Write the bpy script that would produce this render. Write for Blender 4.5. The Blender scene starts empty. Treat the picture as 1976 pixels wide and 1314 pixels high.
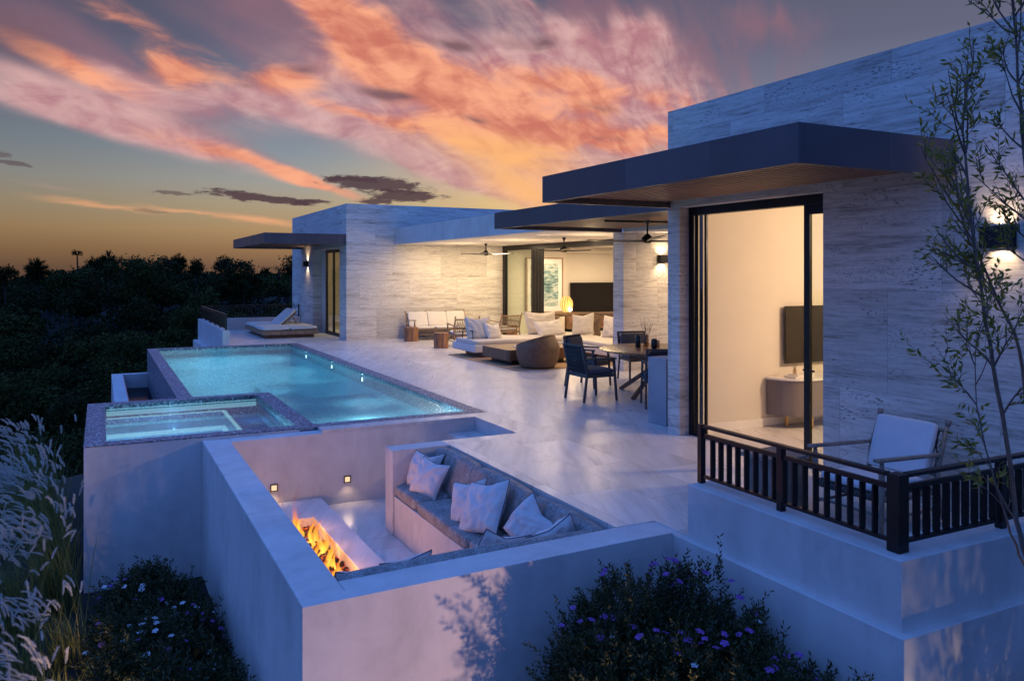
import bpy, math, random
import numpy as np
from mathutils import Vector, Matrix, Euler, noise as mnoise
R = math.radians
C = bpy.context.scene.collection
sc = bpy.context.scene
random.seed(7)
# ------------------------------------------------------------ camera
cam_data = bpy.data.cameras.new("camera"); cam = bpy.data.objects.new("camera", cam_data); C.objects.link(cam)
cam.location = (0, 0, 2.0); cam.rotation_euler = (R(90), 0, -R(27.0))
cam_data.sensor_width = 36; cam_data.lens = 36 * 1559 / 1976
cam_data.shift_y = -(657 - 524.3) / 1976
cam_data.clip_end = 3000; cam_data.clip_start = 0.05
sc.camera = cam
sc.view_settings.view_transform = 'Standard'; sc.view_settings.look = 'None'
sc.view_settings.exposure = 0.0; sc.view_settings.gamma = 1.0
sc.render.engine = 'CYCLES'
sc.cycles.use_denoising = True
try: sc.cycles.denoiser = 'OPENIMAGEDENOISE'
except Exception: pass
sc.cycles.max_bounces = 8; sc.cycles.diffuse_bounces = 4; sc.cycles.glossy_bounces = 4
sc.cycles.transmission_bounces = 6; sc.cycles.transparent_max_bounces = 16
sc.cycles.caustics_reflective = False; sc.cycles.caustics_refractive = False
sc.cycles.sample_clamp_indirect = 4.0

# ------------------------------------------------------------ node helpers
class NG:
    def __init__(s, nt): s.nt = nt; s.n = nt.nodes; s.l = nt.links
    def new(s, t, **kw):
        n = s.n.new('ShaderNode' + t)
        for k, v in kw.items(): setattr(n, k, v)
        return n
    def put(s, sock, v):
        if isinstance(v, bpy.types.NodeSocket): s.l.new(v, sock)
        elif isinstance(v, bpy.types.Node): s.l.new(v.outputs[0], sock)
        else:
            if sock.type == 'RGBA' and len(v) == 3: v = (*v, 1)
            sock.default_value = v
    def m(s, op, a, b=0.0, c=0.0, clamp=False):
        n = s.new('Math', operation=op, use_clamp=clamp)
        s.put(n.inputs[0], a); s.put(n.inputs[1], b)
        if op in ('MULTIPLY_ADD', 'SMOOTH_MIN', 'COMPARE'): s.put(n.inputs[2], c)
        return n.outputs[0]
    def add(s, a, b): return s.m('ADD', a, b)
    def mul(s, a, b): return s.m('MULTIPLY', a, b)
    def vm(s, op, a, b=(0, 0, 0)):
        n = s.new('VectorMath', operation=op); s.put(n.inputs[0], a)
        s.put(n.inputs['Scale'] if op == 'SCALE' else n.inputs[1], b)
        return n.outputs[0]
    def xyz(s, x, y, z):
        n = s.new('CombineXYZ'); s.put(n.inputs[0], x); s.put(n.inputs[1], y); s.put(n.inputs[2], z); return n.outputs[0]
    def sep(s, v):
        n = s.new('SeparateXYZ'); s.put(n.inputs[0], v); return n.outputs[0], n.outputs[1], n.outputs[2]
    def pos(s): return s.new('NewGeometry').outputs['Position']
    def obj(s): return s.new('TexCoord').outputs['Object']
    def noise(s, vec, scale=1, detail=4, rough=0.5, dist=0.0):
        n = s.new('TexNoise'); s.put(n.inputs['Vector'], vec); s.put(n.inputs['Scale'], scale)
        s.put(n.inputs['Detail'], detail); s.put(n.inputs['Roughness'], rough); s.put(n.inputs['Distortion'], dist)
        return n.outputs[0]
    def vor(s, vec, scale=1, feature='F1', out='Distance'):
        n = s.new('TexVoronoi', feature=feature); s.put(n.inputs['Vector'], vec); s.put(n.inputs['Scale'], scale)
        return n.outputs[out]
    def wn(s, vec):
        n = s.new('TexWhiteNoise'); s.put(n.inputs[0], vec); return n.outputs['Value'], n.outputs['Color']
    def map(s, v, a, b, c=0.0, d=1.0, smooth=False):
        n = s.new('MapRange', interpolation_type='SMOOTHSTEP' if smooth else 'LINEAR')
        for i, x in enumerate((v, a, b, c, d)): s.put(n.inputs[i], x)
        return n.outputs[0]
    def mix(s, f, a, b, blend='MIX'):
        n = s.new('Mix', data_type='RGBA', blend_type=blend)
        s.put(n.inputs[0], f); s.put(n.inputs[6], a); s.put(n.inputs[7], b); return n.outputs[2]
    def ramp(s, f, stops, interp='LINEAR'):
        n = s.new('ValToRGB'); s.put(n.inputs[0], f); cr = n.color_ramp; cr.interpolation = interp
        while len(cr.elements) < len(stops): cr.elements.new(0.5)
        for e, (p, c) in zip(cr.elements, stops): e.position = p; e.color = (*c, 1)
        return n.outputs[0]
    def bump(s, h, strength=0.3, dist=0.02):
        n = s.new('Bump'); s.put(n.inputs['Height'], h); s.put(n.inputs['Strength'], strength); s.put(n.inputs['Distance'], dist)
        return n.outputs[0]

# ------------------------------------------------------------ world: dusk sky seen in every direction
world = bpy.data.worlds.new("World"); sc.world = world; world.use_nodes = True
def build_world():
    nt = world.node_tree; nt.nodes.clear(); g = NG(nt)
    d = g.vm('NORMALIZE', g.new('TexCoord').outputs['Generated'])
    x, y, z = g.sep(d)
    az = g.mul(g.m('ARCTAN2', x, y), 57.2958)          # degrees, 0 along +y, positive towards +x
    el = g.mul(g.m('ARCSINE', z), 57.2958)
    # clear-sky gradient by height
    stops = [(-2, (.10, .06, .05)), (.3, (.19, .105, .065)), (1.4, (.31, .175, .085)), (2.8, (.44, .28, .14)), (4.4, (.43, .34, .22)), (6.0, (.36, .35, .32)), (8.0, (.26, .30, .34)), (11, (.19, .215, .30)), (15, (.13, .135, .21)), (20, (.10, .105, .16)), (28, (.09, .11, .20))]
    base = g.ramp(g.map(el, -2, 28), [((e + 2) / 30, c) for e, c in stops])
    lefty = g.map(az, 16, -8, 1.0, .68, True); base = g.mix(1.0, base, g.xyz(lefty, lefty, lefty), 'MULTIPLY')
    def blob(v, a0, e0, sa, se, rot):
        m = g.new('Mapping', vector_type='TEXTURE'); g.put(m.inputs[0], v)
        m.inputs['Location'].default_value = (a0, e0, 0); m.inputs['Rotation'].default_value = (0, 0, R(rot)); m.inputs['Scale'].default_value = (sa * 1.75, se * 2.3, 1)
        n = g.new('TexGradient', gradient_type='QUADRATIC_SPHERE'); g.l.new(m.outputs[0], n.inputs[0]); return n.outputs['Fac']
    raw = g.xyz(az, el, 0.0)
    glow = blob(raw, 30.5, 5.0, 11, 3.6, -4)
    glow = g.m('POWER', glow, .8); base = g.mix(g.mul(glow, .92), base, (1.0, .66, .24))
    # wind-drawn turbulence: streaks fan out from the sunset
    dx_, dy_ = g.m('SUBTRACT', az, 46.0), g.m('SUBTRACT', el, -2.0)
    th = g.mul(g.m('ARCTAN2', dy_, g.mul(dx_, -1.0)), 57.2958)
    rr = g.m('LOGARITHM', g.m('MAXIMUM', g.m('SQRT', g.add(g.mul(dx_, dx_), g.mul(dy_, dy_))), 1.5), 2.71828)
    w1 = g.noise(g.xyz(g.mul(rr, 1.6), g.mul(th, .075), 2.0), 1, 4, .5); w2 = g.noise(g.xyz(g.mul(rr, 1.6), g.mul(th, .075), 9.0), 1, 4, .5)
    w3 = g.noise(g.xyz(g.mul(rr, 3.5), g.mul(th, .22), 5.0), 1, 3, .5)
    azw = g.add(az, g.mul(g.m('SUBTRACT', w1, .5), 9.0)); elw = g.add(el, g.add(g.mul(g.m('SUBTRACT', w2, .5), 3.4), g.mul(g.m('SUBTRACT', w3, .5), .9)))
    wv = g.xyz(azw, elw, 0.0)
    st1 = g.noise(g.xyz(g.mul(rr, 2.6), g.mul(th, .15), g.mul(w1, 2.0)), 1, 6, .52, .5)
    st2 = g.noise(g.xyz(g.mul(rr, 7.5), g.mul(th, .27), g.mul(w2, 2.0)), 1, 5, .52, .8)
    st3 = g.noise(g.xyz(g.mul(az, .22), g.mul(el, .55), w2), 1, 7, .58, .8)
    SP_ = {
        'M': [(38,15,11,3.6,-14,.75),(12,16.5,9,2.6,-18,.5),(0.2,13.8,8.5,1.8,-26,0.75),(9.0,17.4,4.6,1.05,-6,0.6),(19.8,18.0,4.3,1.28,-5,0.6),(32.9,17.7,4.4,1.39,-18,0.6),(45.2,16.3,3.7,1.05,-22,0.55),(3.2,10.4,7.2,0.67,-24,0.7),(7.3,8.3,4.8,0.45,-20,0.55),(16,14,8,2.4,-22,.55),(34,13,7,2.6,-10,.5)],
        'P': [(24,12.5,14,4.2,-14,.85),(34,11,8,3.4,-6,.7),(27,7.5,10,2.4,-6,.7),(4,9.6,9,1.5,-18,.3),(3.2,11.5,5.1,0.81,-21,0.8),(7.3,11.4,4.8,1.04,-19,0.8),(13.0,11.4,6.8,1.0,-12,0.95),(13.7,17.9,5.1,1.29,-15,0.7),(31.8,14.5,4.0,2.01,-12,0.8),(36.7,16.4,2.9,1.16,-17,0.8),(36,13.5,6,2.2,-14,.55),(24,9.5,9,2.2,-10,.45),(42,10,7,1.6,-8,.4),(35.1,11.6,3.2,1.24,-4,0.7),(27.4,17.9,4.0,0.92,-23,0.5),(17.2,9.8,7.8,0.8,-12,0.8),(-0.7,10.0,6.2,0.75,-12,0.65),(4.1,8.6,7.1,0.74,-18,0.95),(-2.4,5.4,4.2,0.3,-6,0.22),(21.6,7.1,5.8,0.51,-15,0.5),(-2.7,11.8,5.4,0.64,-16,0.4)],
        'O': [(-1.3,13.0,5.3,0.6,-23,0.95),(1,16.5,6,.8,-22,.5),(38,9.5,4,.7,-8,.6),(24,9,8,.9,-14,.7),(4.6,13.2,3.5,1.29,-14,1.1),(11.5,13.0,3.9,0.92,-4,0.9),(15.8,16.3,6.4,1.59,-28,0.9),(18.7,14.6,5.9,1.45,-37,1.1),(23.4,11.9,7.2,1.69,-26,0.95),(27.8,10.7,6.9,1.25,-14,0.9),(29.6,13.0,6.2,1.03,-10,0.85),(32.2,11.5,2.6,0.81,-7,0.9),(34,9.2,5,0.8,-4,0.8),(38,12,5,1.0,-10,.6),(29.3,10.0,5.5,0.73,-4,0.6),(16.5,10.7,5.6,0.51,-14,0.6),(8.0,7.4,6.5,0.69,-18,0.7),(12.0,6.1,5.1,0.43,-21,0.8)],
        'Y': [(23.8,8.7,8.0,1.32,-9,0.85),(29.4,8.5,6,1.2,-5,0.8),(26.7,6.9,5.5,1.47,-8,0.95),(27.8,5.5,4.0,1.03,-15,1.1)],
        'D': [(-3.8,14.4,4.2,1.89,-14,0.45),(23.4,15.3,2.4,0.44,-4,0.85),(28.2,15.5,2.2,0.44,-3,0.75),(19.8,11.7,3.1,0.44,-9,0.95),(32.9,11.3,2.0,0.37,-6,0.55),(13.0,13.7,1.9,0.29,-2,0.5),(33.3,9.4,2.0,0.26,-3,0.6),(24.9,10.4,1.5,0.33,-4,0.5),(9.0,12.4,1.3,0.42,-6,0.4)]}
    CC = {'M': (.27, .145, .19), 'P': (.70, .31, .25), 'O': (.88, .28, .14), 'Y': (1.0, .50, .19), 'D': (.20, .105, .125)}
    col = base
    for c in 'MPOYD':
        acc = None
        for (a0, e0, sa, se, rt, w) in SP_[c]:
            q = g.mul(blob(wv, a0, e0, sa, se, rt), w); acc = q if acc is None else g.m('MAXIMUM', acc, q) if c == 'D' else g.add(acc, q)
        n = g.add(g.mul(g.m('SUBTRACT', st1, .5), 1.7), g.mul(g.m('SUBTRACT', st2, .5), .3)) if c in 'PM' else g.add(g.mul(g.m('SUBTRACT', st3, .5), 1.5), g.mul(g.m('SUBTRACT', st1, .5), .9))
        # noise only acts where there is cloud
        k = g.add(acc, g.mul(n, g.m('MINIMUM', g.mul(acc, 2.2), .75)))
        k = g.map(k, {'M': .02, 'P': .04, 'O': .10, 'Y': .1, 'D': .04}[c], {'M': .8, 'P': .72, 'O': .74, 'Y': 1.7, 'D': .7}[c], 0, {'M': .8, 'P': .85, 'O': .97, 'Y': .9, 'D': .9}[c], True)
        cc = CC[c]
        if c in 'OP':
            cc = g.mix(g.map(g.add(g.mul(st2, .5), g.mul(st3, .5)), .36, .64, 0, 1, True), tuple(q * s_ for q, s_ in zip(cc, (.70, .66, .95))), tuple(min(1, q * s_) for q, s_ in zip(cc, (1.12, 1.5, 1.75))))
        col = g.mix(k, col, cc)
    # thin orange wisps and dark low clouds near the horizon
    nd = g.noise(g.xyz(g.mul(az, .32), g.mul(el, 1.5), 1.0), 1.0, 6, .62); nd2 = g.noise(g.xyz(g.mul(az, 1.0), g.mul(el, 3.2), 5.0), 1.0, 7, .62)
    lw = g.xyz(az, g.add(el, g.mul(g.m('SUBTRACT', nd, .5), .8)), 0.0)
    for (a0, e0, sa, se, rt, w) in ((-0.1, 4.2, 3.0, .15, -6, .6), (9.5, 3.5, 3.0, .17, -7, .8), (5, 3.9, 2.5, .1, -6, .6)):
        col = g.mix(g.mul(g.map(blob(lw, a0, e0, sa, se, rt), 0, .6), w), col, (.84, .40, .20))
    for (a0, e0, sa, se, rt, w) in ((17.4, 6.1, 4.2, .50, -5, 1.0), (19.6, 5.3, 3.0, .36, -2, 1.0), (15.6, 6.35, 2.4, .16, -2, .9), (17.6, 4.95, 1.8, .18, -2, .9), (9.8, 4.95, 4.6, .24, -5, 1.0), (13.0, 4.75, 1.6, .13, 3, .9), (4.2, 5.15, 1.4, .10, 0, .6), (2.9, 3.9, 1.3, .09, -4, .3), (-4.6, 6.5, 1.3, .12, -8, .6), (-5.2, 7.0, .6, .12, -8, .5)):
        q = blob(lw, a0, e0, sa, se, rt)
        k = g.map(g.add(q, g.mul(g.m('SUBTRACT', nd2, .5), g.m('MINIMUM', g.mul(q, 4.0), 1.1))), .16, .42, 0, min(.93, w), True)
        col = g.mix(k, col, (.085, .048, .060))
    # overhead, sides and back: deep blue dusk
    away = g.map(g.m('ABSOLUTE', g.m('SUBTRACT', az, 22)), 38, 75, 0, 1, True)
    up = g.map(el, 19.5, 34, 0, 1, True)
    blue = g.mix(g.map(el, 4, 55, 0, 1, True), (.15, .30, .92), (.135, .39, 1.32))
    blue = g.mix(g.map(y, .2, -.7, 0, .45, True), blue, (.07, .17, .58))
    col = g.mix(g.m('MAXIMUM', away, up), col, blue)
    col = g.mix(g.map(el, -1.5, -4, 0, 1, True), col, (.015, .02, .03))
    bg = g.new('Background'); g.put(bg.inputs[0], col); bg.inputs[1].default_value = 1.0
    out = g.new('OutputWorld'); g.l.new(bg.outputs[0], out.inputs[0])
build_world()

# ------------------------------------------------------------ object helpers
def tag(o, label=None, cat=None, group=None, kind=None):
    if label: o['label'] = label
    if cat: o['category'] = cat
    if group: o['group'] = group
    if kind: o['kind'] = kind
    return o
def thing(name, label, cat, loc=(0, 0, 0), rz=0.0, group=None):
    o = bpy.data.objects.new(name, None); C.objects.link(o); o.location = loc; o.rotation_euler = (0, 0, rz)
    o.empty_display_size = .2
    return tag(o, label, cat, group)
def lamp(name, kind, loc, power, col, parent=None, size=.05, rot=None, spot=None, blend=.5, shape=None, size_y=None):
    l = bpy.data.lights.new(name, kind); l.energy = power; l.color = col
    if kind == 'AREA':
        l.size = size
        if size_y: l.shape = 'RECTANGLE'; l.size_y = size_y
    else: l.shadow_soft_size = size
    if kind == 'SPOT': l.spot_size = R(spot or 90); l.spot_blend = blend
    o = bpy.data.objects.new(name, l); C.objects.link(o)
    if parent is not None:
        o.parent = parent; loc = Vector(loc) - parent.location
    o.location = loc
    if rot: o.rotation_euler = rot
    return o
class MB:
    def __init__(s): s.v = []; s.f = []
    def _add(s, vs, fs):
        b = len(s.v); s.v += [tuple(p) for p in vs]; s.f += [tuple(i + b for i in f) for f in fs]; return s
    def box(s, x0, x1, y0, y1, z0, z1, M=None):
        vs = [(x, y, z) for z in (z0, z1) for x, y in ((x0, y0), (x1, y0), (x1, y1), (x0, y1))]
        if M is not None: vs = [M @ Vector(p) for p in vs]
        return s._add(vs, [(3, 2, 1, 0), (4, 5, 6, 7), (0, 1, 5, 4), (1, 2, 6, 5), (2, 3, 7, 6), (3, 0, 4, 7)])
    def bar(s, p0, p1, w, h=None, up=(0, 0, 1), w1=None, h1=None):
        h = h or w; w1 = w1 or w; h1 = h1 or h
        p0 = Vector(p0); p1 = Vector(p1); d = (p1 - p0).normalized(); u = Vector(up)
        sd = d.cross(u)
        if sd.length < 1e-4: sd = d.cross(Vector((0, 1, 0)))
        sd.normalize(); u = sd.cross(d).normalized()
        vs = []
        for p, a, b in ((p0, w / 2, h / 2), (p1, w1 / 2, h1 / 2)):
            vs += [p - sd * a - u * b, p + sd * a - u * b, p + sd * a + u * b, p - sd * a + u * b]
        return s._add(vs, [(0, 1, 2, 3), (7, 6, 5, 4), (4, 5, 1, 0), (5, 6, 2, 1), (6, 7, 3, 2), (7, 4, 0, 3)])
    def tube(s, pts, rad, n=8, cap=True):
        pts = [Vector(p) for p in pts]
        if not hasattr(rad, '__len__'): rad = [rad] * len(pts)
        vs = []; fs = []; ref = Vector((0.13, 0.27, 1)).normalized()
        for i, p in enumerate(pts):
            d = (pts[min(i + 1, len(pts) - 1)] - pts[max(i - 1, 0)]).normalized()
            a = d.cross(ref)
            if a.length < .05: a = d.cross(Vector((1, 0, 0)))
            a.normalize(); b = d.cross(a)
            for k in range(n):
                t = 2 * math.pi * k / n; vs.append(p + (a * math.cos(t) + b * math.sin(t)) * rad[i])
        for i in range(len(pts) - 1):
            for k in range(n):
                k2 = (k + 1) % n; fs.append((i * n + k, i * n + k2, (i + 1) * n + k2, (i + 1) * n + k))
        if cap: fs += [tuple(range(n))[::-1], tuple((len(pts) - 1) * n + k for k in range(n))]
        return s._add(vs, fs)
    def lathe(s, prof, n=24, c=(0, 0, 0), sx=1.0, sy=1.0):
        vs = []; fs = []
        for r, z in prof:
            for k in range(n):
                t = 2 * math.pi * k / n; vs.append((c[0] + r * sx * math.cos(t), c[1] + r * sy * math.sin(t), c[2] + z))
        for i in range(len(prof) - 1):
            for k in range(n):
                k2 = (k + 1) % n; fs.append((i * n + k, i * n + k2, (i + 1) * n + k2, (i + 1) * n + k))
        fs += [tuple(range(n))[::-1], tuple((len(prof) - 1) * n + k for k in range(n))]
        return s._add(vs, fs)
    def grid(s, fn, nu, nv, closed_u=False):
        vs = [fn(i / nu, j / nv) for j in range(nv + 1) for i in range(nu + 1)]
        return s._add(vs, [(j * (nu + 1) + i, j * (nu + 1) + i + 1, (j + 1) * (nu + 1) + i + 1, (j + 1) * (nu + 1) + i) for j in range(nv) for i in range(nu)])
    def prism(s, poly, z0, z1):
        n = len(poly); vs = [(x, y, z0) for x, y in poly] + [(x, y, z1) for x, y in poly]
        return s._add(vs, [tuple(range(n))[::-1], tuple(range(n, 2 * n))] + [(i, (i + 1) % n, n + (i + 1) % n, n + i) for i in range(n)])
    def superq(s, w, d, h, c=(0, 0, 0), e=.3, nu=28, nv=14, M=None, sag=0.0, seed=0, wr=0.0):
        def sp(a, p): return math.copysign(abs(a) ** p, a)
        vs = []
        for j in range(nv + 1):
            ph = -math.pi / 2 + math.pi * j / nv
            for i in range(nu):
                t = 2 * math.pi * i / nu
                X = sp(math.cos(ph), e * 1.6) * sp(math.cos(t), e); Y = sp(math.cos(ph), e * 1.6) * sp(math.sin(t), e); Z = sp(math.sin(ph), e * 2.2)
                zz = Z * (1 - .12 * (X * X + Y * Y)) * h / 2
                if wr: zz += wr * mnoise.noise(Vector((X * 2.2 + seed, Y * 2.2, seed * 1.7 + (Z > 0))))
                p = Vector((X * w / 2, Y * d / 2, zz - sag * (1 - X * X) * (1 - Y * Y) * (1 if Z > 0 else 0)))
                if M is not None: p = M @ p
                vs.append(p + Vector(c))
        fs = [(j * nu + i, j * nu + (i + 1) % nu, (j + 1) * nu + (i + 1) % nu, (j + 1) * nu + i) for j in range(nv) for i in range(nu)]
        return s._add(vs, fs)
    def build(s, name, mat, parent=None, smooth=False, bevel=0.0, local=False, seg=2):
        me = bpy.data.meshes.new(name)
        off = Vector((0, 0, 0))
        if parent is not None and not local:
            q = parent
            while q is not None: off = off + q.location; q = q.parent
        if off.length: vs = [(p[0] - off.x, p[1] - off.y, p[2] - off.z) for p in s.v]
        else: vs = s.v
        me.from_pydata(vs, [], s.f); me.update()
        if isinstance(smooth, (int, float)) and smooth is not False and smooth is not True:
            me.shade_smooth() if hasattr(me, 'shade_smooth') else None
            try: me.set_sharp_from_angle(angle=R(smooth))
            except Exception: pass
        elif smooth:
            for p in me.polygons: p.use_smooth = True
        o = bpy.data.objects.new(name, me); C.objects.link(o)
        if mat: me.materials.append(mat)
        if parent is not None: o.parent = parent
        if bevel:
            b = o.modifiers.new('bevel', 'BEVEL'); b.width = bevel; b.segments = seg; b.limit_method = 'ANGLE'; b.angle_limit = R(40)
        return o
def np_mesh(name, verts, quads, mat, parent=None, tri=False):
    me = bpy.data.meshes.new(name); k = quads.shape[1]
    me.vertices.add(len(verts)); me.vertices.foreach_set('co', verts.astype(np.float32).ravel())
    me.loops.add(quads.size); me.loops.foreach_set('vertex_index', quads.astype(np.int32).ravel())
    me.polygons.add(len(quads)); me.polygons.foreach_set('loop_start', np.arange(0, quads.size, k, dtype=np.int32))
    me.polygons.foreach_set('loop_total', np.full(len(quads), k, dtype=np.int32))
    me.update(calc_edges=True); me.validate()
    o = bpy.data.objects.new(name, me); C.objects.link(o); me.materials.append(mat)
    if parent is not None: o.parent = parent
    return o
def copy_tree(o, parent=None):
    c = o.copy(); C.objects.link(c)
    if parent is not None: c.parent = parent
    for ch in list(o.children): copy_tree(ch, c)
    return c
def place(o, loc, rz=0.0, label=None, group=None):
    o.location = loc; o.rotation_euler = (0, 0, rz)
    if label: o['label'] = label
    if group: o['group'] = group
    return o
# ------------------------------------------------------------ materials
MATS = {}
def mat(name, fn, **kw):
    m = bpy.data.materials.new(name); m.use_nodes = True; nt = m.node_tree; nt.nodes.clear(); g = NG(nt)
    b = g.new('BsdfPrincipled'); out = g.new('OutputMaterial'); g.l.new(b.outputs[0], out.inputs[0])
    for k, v in kw.items(): b.inputs[k.replace('_', ' ')].default_value = v
    r = fn(g, b, out)
    if isinstance(r, dict):
        for k, v in r.items(): g.put(b.inputs[k], v)
    MATS[name] = m; return m
def simple(name, col, rough=.6, var=.12, scale=8, bump=0.0, bscale=60, metal=0.0, aniso=(1, 1, 1), **kw):
    def fn(g, b, out):
        p = g.vm('MULTIPLY', g.obj(), aniso)
        n = g.noise(p, scale, 5, .55)
        f = g.map(n, .3, .7, 1 - var, 1 + var)
        r = {'Base Color': g.mix(1.0, col, g.xyz(f, f, f), 'MULTIPLY'), 'Roughness': g.map(n, .3, .7, max(.03, rough - .08), min(1, rough + .08)), 'Metallic': metal}
        if bump: r['Normal'] = g.bump(g.noise(p, bscale, 4, .6), bump, .01)
        return r
    return mat(name, fn, **kw)
def travertine(g, b, out):
    p = g.pos(); x, y, z = g.sep(p); h = g.add(x, y)
    cx = g.m('FLOOR', g.m('DIVIDE', g.add(h, .62), 1.55)); row = g.m('FLOOR', g.m('DIVIDE', g.add(z, .03), .93))
    cx = g.m('FLOOR', g.m('DIVIDE', g.add(h, g.add(.62, g.mul(row, .53))), 1.55))
    wv, wc = g.wn(g.xyz(cx, row, 1.0)); o = g.mul(wv, 40.0)
    q = g.xyz(g.add(h, o), g.mul(wv, 13.0), z)
    wob = g.mul(g.m('SUBTRACT', g.noise(g.vm('MULTIPLY', q, (.5, 1, 1.2)), 1, 2), .5), .06)
    zq = g.add(z, wob)
    s1 = g.noise(g.xyz(g.mul(g.add(h, o), 2.2), wv, g.mul(zq, 34.0)), 1, 9, .72)
    s2 = g.noise(g.xyz(g.mul(g.add(h, o), .5), wv, g.mul(zq, 4.2)), 1, 4, .55)
    s3 = g.noise(g.xyz(g.mul(h, 9.0), 1.0, g.mul(zq, 45.0)), 1, 4, .7)
    f = g.add(g.add(g.mul(s1, .55), g.mul(s2, .30)), g.mul(s3, .15))
    col = g.ramp(g.map(f, .37, .63), [(0, (.27, .23, .19)), (.22, (.47, .42, .365)), (.5, (.66, .61, .545)), (.75, (.74, .695, .625)), (1, (.82, .78, .72))])
    tone = g.map(wv, 0, 1, .84, 1.05)
    col = g.mix(1.0, col, g.xyz(tone, tone, tone), 'MULTIPLY')
    pv = g.vor(g.xyz(g.mul(g.add(h, o), 13.0), 2.0, g.mul(z, 42.0)), 1.0)
    pm = g.m('MULTIPLY', g.map(pv, .30, .16), g.map(g.noise(g.xyz(g.mul(h, 1.7), o, g.mul(z, 3)), 1, 5, .65), .52, .62))
    pv2 = g.vor(g.xyz(g.mul(g.add(h, o), 26.0), 7.0, g.mul(z, 60.0)), 1.0)
    pm2 = g.m('MULTIPLY', g.map(pv2, .32, .2), g.map(s2, .5, .62))
    pm = g.m('MAXIMUM', pm, g.mul(pm2, .7))
    col = g.mix(g.mul(pm, .75), col, (.06, .052, .048))
    # joints
    fx = g.m('FRACT', g.m('DIVIDE', g.add(h, g.add(.62, g.mul(row, .53))), 1.55)); fz = g.m('FRACT', g.m('DIVIDE', g.add(z, .03), .93))
    j = g.m('MAXIMUM', g.m('LESS_THAN', fx, .003), g.m('LESS_THAN', fz, .005))
    col = g.mix(g.mul(j, .6), col, (.2, .18, .16))
    hgt = g.m('SUBTRACT', g.mul(f, .5), g.mul(pm, .9))
    return {'Base Color': col, 'Roughness': .62, 'Normal': g.bump(hgt, .7, .014)}
mat('travertine', travertine)
def stucco(g, b, out):
    p = g.pos()
    n = g.noise(p, 1.1, 6, .6, .6); n2 = g.noise(g.vm('MULTIPLY', p, (4.5, 4.5, .8)), 1, 5, .6); n3 = g.noise(p, 45, 3, .6)
    n4 = g.noise(g.vm('MULTIPLY', p, (2.6, 2.6, 2.0)), 1, 7, .65, 1.4); f = g.add(g.mul(n, .45), g.add(g.mul(n2, .25), g.mul(n4, .30)))
    col = g.ramp(g.map(f, .32, .68), [(0, (.40, .385, .38)), (.5, (.55, .53, .52)), (1, (.66, .64, .62))])
    tr = g.noise(g.vm('MULTIPLY', p, (2.2, 2.2, 5)), 1, 6, .65, 1.2)
    return {'Base Color': col, 'Roughness': .75, 'Normal': g.bump(g.add(g.mul(tr, .7), g.mul(n3, .25)), .22, .012)}
mat('stucco', stucco)
def tile(g, b, out):
    p = g.pos(); x, y, z = g.sep(p)
    row = g.m('FLOOR', g.m('DIVIDE', x, .62)); yo = g.add(y, g.mul(row, .41)); cy = g.m('FLOOR', g.m('DIVIDE', yo, 1.24))
    wv, wc = g.wn(g.xyz(row, cy, 0))
    u = g.add(g.mul(x, .45), g.mul(y, .89)); v = g.m('SUBTRACT', g.mul(x, .89), g.mul(y, .45))
    o = g.mul(wv, 31.0)
    wob = g.noise(g.xyz(g.mul(u, .9), g.mul(v, .9), o), 1, 3)
    s = g.noise(g.xyz(g.mul(u, .55), g.mul(g.add(v, g.mul(wob, .35)), 6.5), o), 1, 8, .66)
    s2 = g.noise(g.xyz(g.mul(x, .8), g.mul(y, .8), 1), 1, 4)
    col = g.ramp(g.map(s, .32, .68), [(0, (.50, .465, .43)), (.35, (.61, .575, .54)), (.6, (.66, .625, .59)), (1, (.73, .695, .66))])
    tone = g.mul(g.map(wv, 0, 1, .86, 1.05), g.map(s2, .3, .7, .94, 1.05))
    col = g.mix(1.0, col, g.xyz(tone, tone, tone), 'MULTIPLY')
    fx = g.m('FRACT', g.m('DIVIDE', x, .62)); fy = g.m('FRACT', g.m('DIVIDE', yo, 1.24))
    j = g.m('MAXIMUM', g.m('LESS_THAN', fx, .010), g.m('LESS_THAN', fy, .005))
    col = g.mix(g.mul(j, .75), col, (.26, .24, .22))
    return {'Base Color': col, 'Roughness': g.map(s, .3, .7, .38, .26), 'Normal': g.bump(g.m('SUBTRACT', g.mul(s, .3), g.mul(j, .4)), .12, .01)}
mat('tile', tile)
def mosaic_fn(cols, rough=.3, sc_=45.0):
    def fn(g, b, out):
        p = g.pos(); cell = g.vm('FLOOR', g.vm('SCALE', g.vm('ADD', p, (.003, .004, .005)), sc_))
        wv, wc = g.wn(cell)
        col = g.ramp(wv, cols, 'CONSTANT')
        fr = g.vm('FRACTION', g.vm('SCALE', g.vm('ADD', p, (.003, .004, .005)), sc_)); a, b_, c_ = g.sep(fr)
        return {'Base Color': col, 'Roughness': rough, 'Normal': g.bump(wv, .5, .004)}
    return fn
mat('rim_mosaic', mosaic_fn([(0, (.035, .04, .065)), (.2, (.08, .085, .12)), (.42, (.14, .145, .18)), (.62, (.19, .195, .23)), (.8, (.28, .285, .32)), (.94, (.50, .50, .54))], .5, 44.0))
def poolfloor(g, b, out):
    p = g.pos(); cell = g.vm('FLOOR', g.vm('SCALE', p, 38.0)); wv, wc = g.wn(cell)
    n = g.noise(p, 1.3, 4)
    col = g.ramp(wv, [(0, (.18, .36, .42)), (.4, (.25, .46, .52)), (.75, (.33, .55, .60)), (.93, (.5, .66, .68))], 'CONSTANT')
    return {'Base Color': col, 'Roughness': .35}
mat('pool_mosaic', poolfloor)
mat('dark_mosaic', mosaic_fn([(0, (.02, .09, .22)), (.4, (.04, .14, .30)), (.8, (.08, .20, .38))], .3, 40.0))
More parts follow.
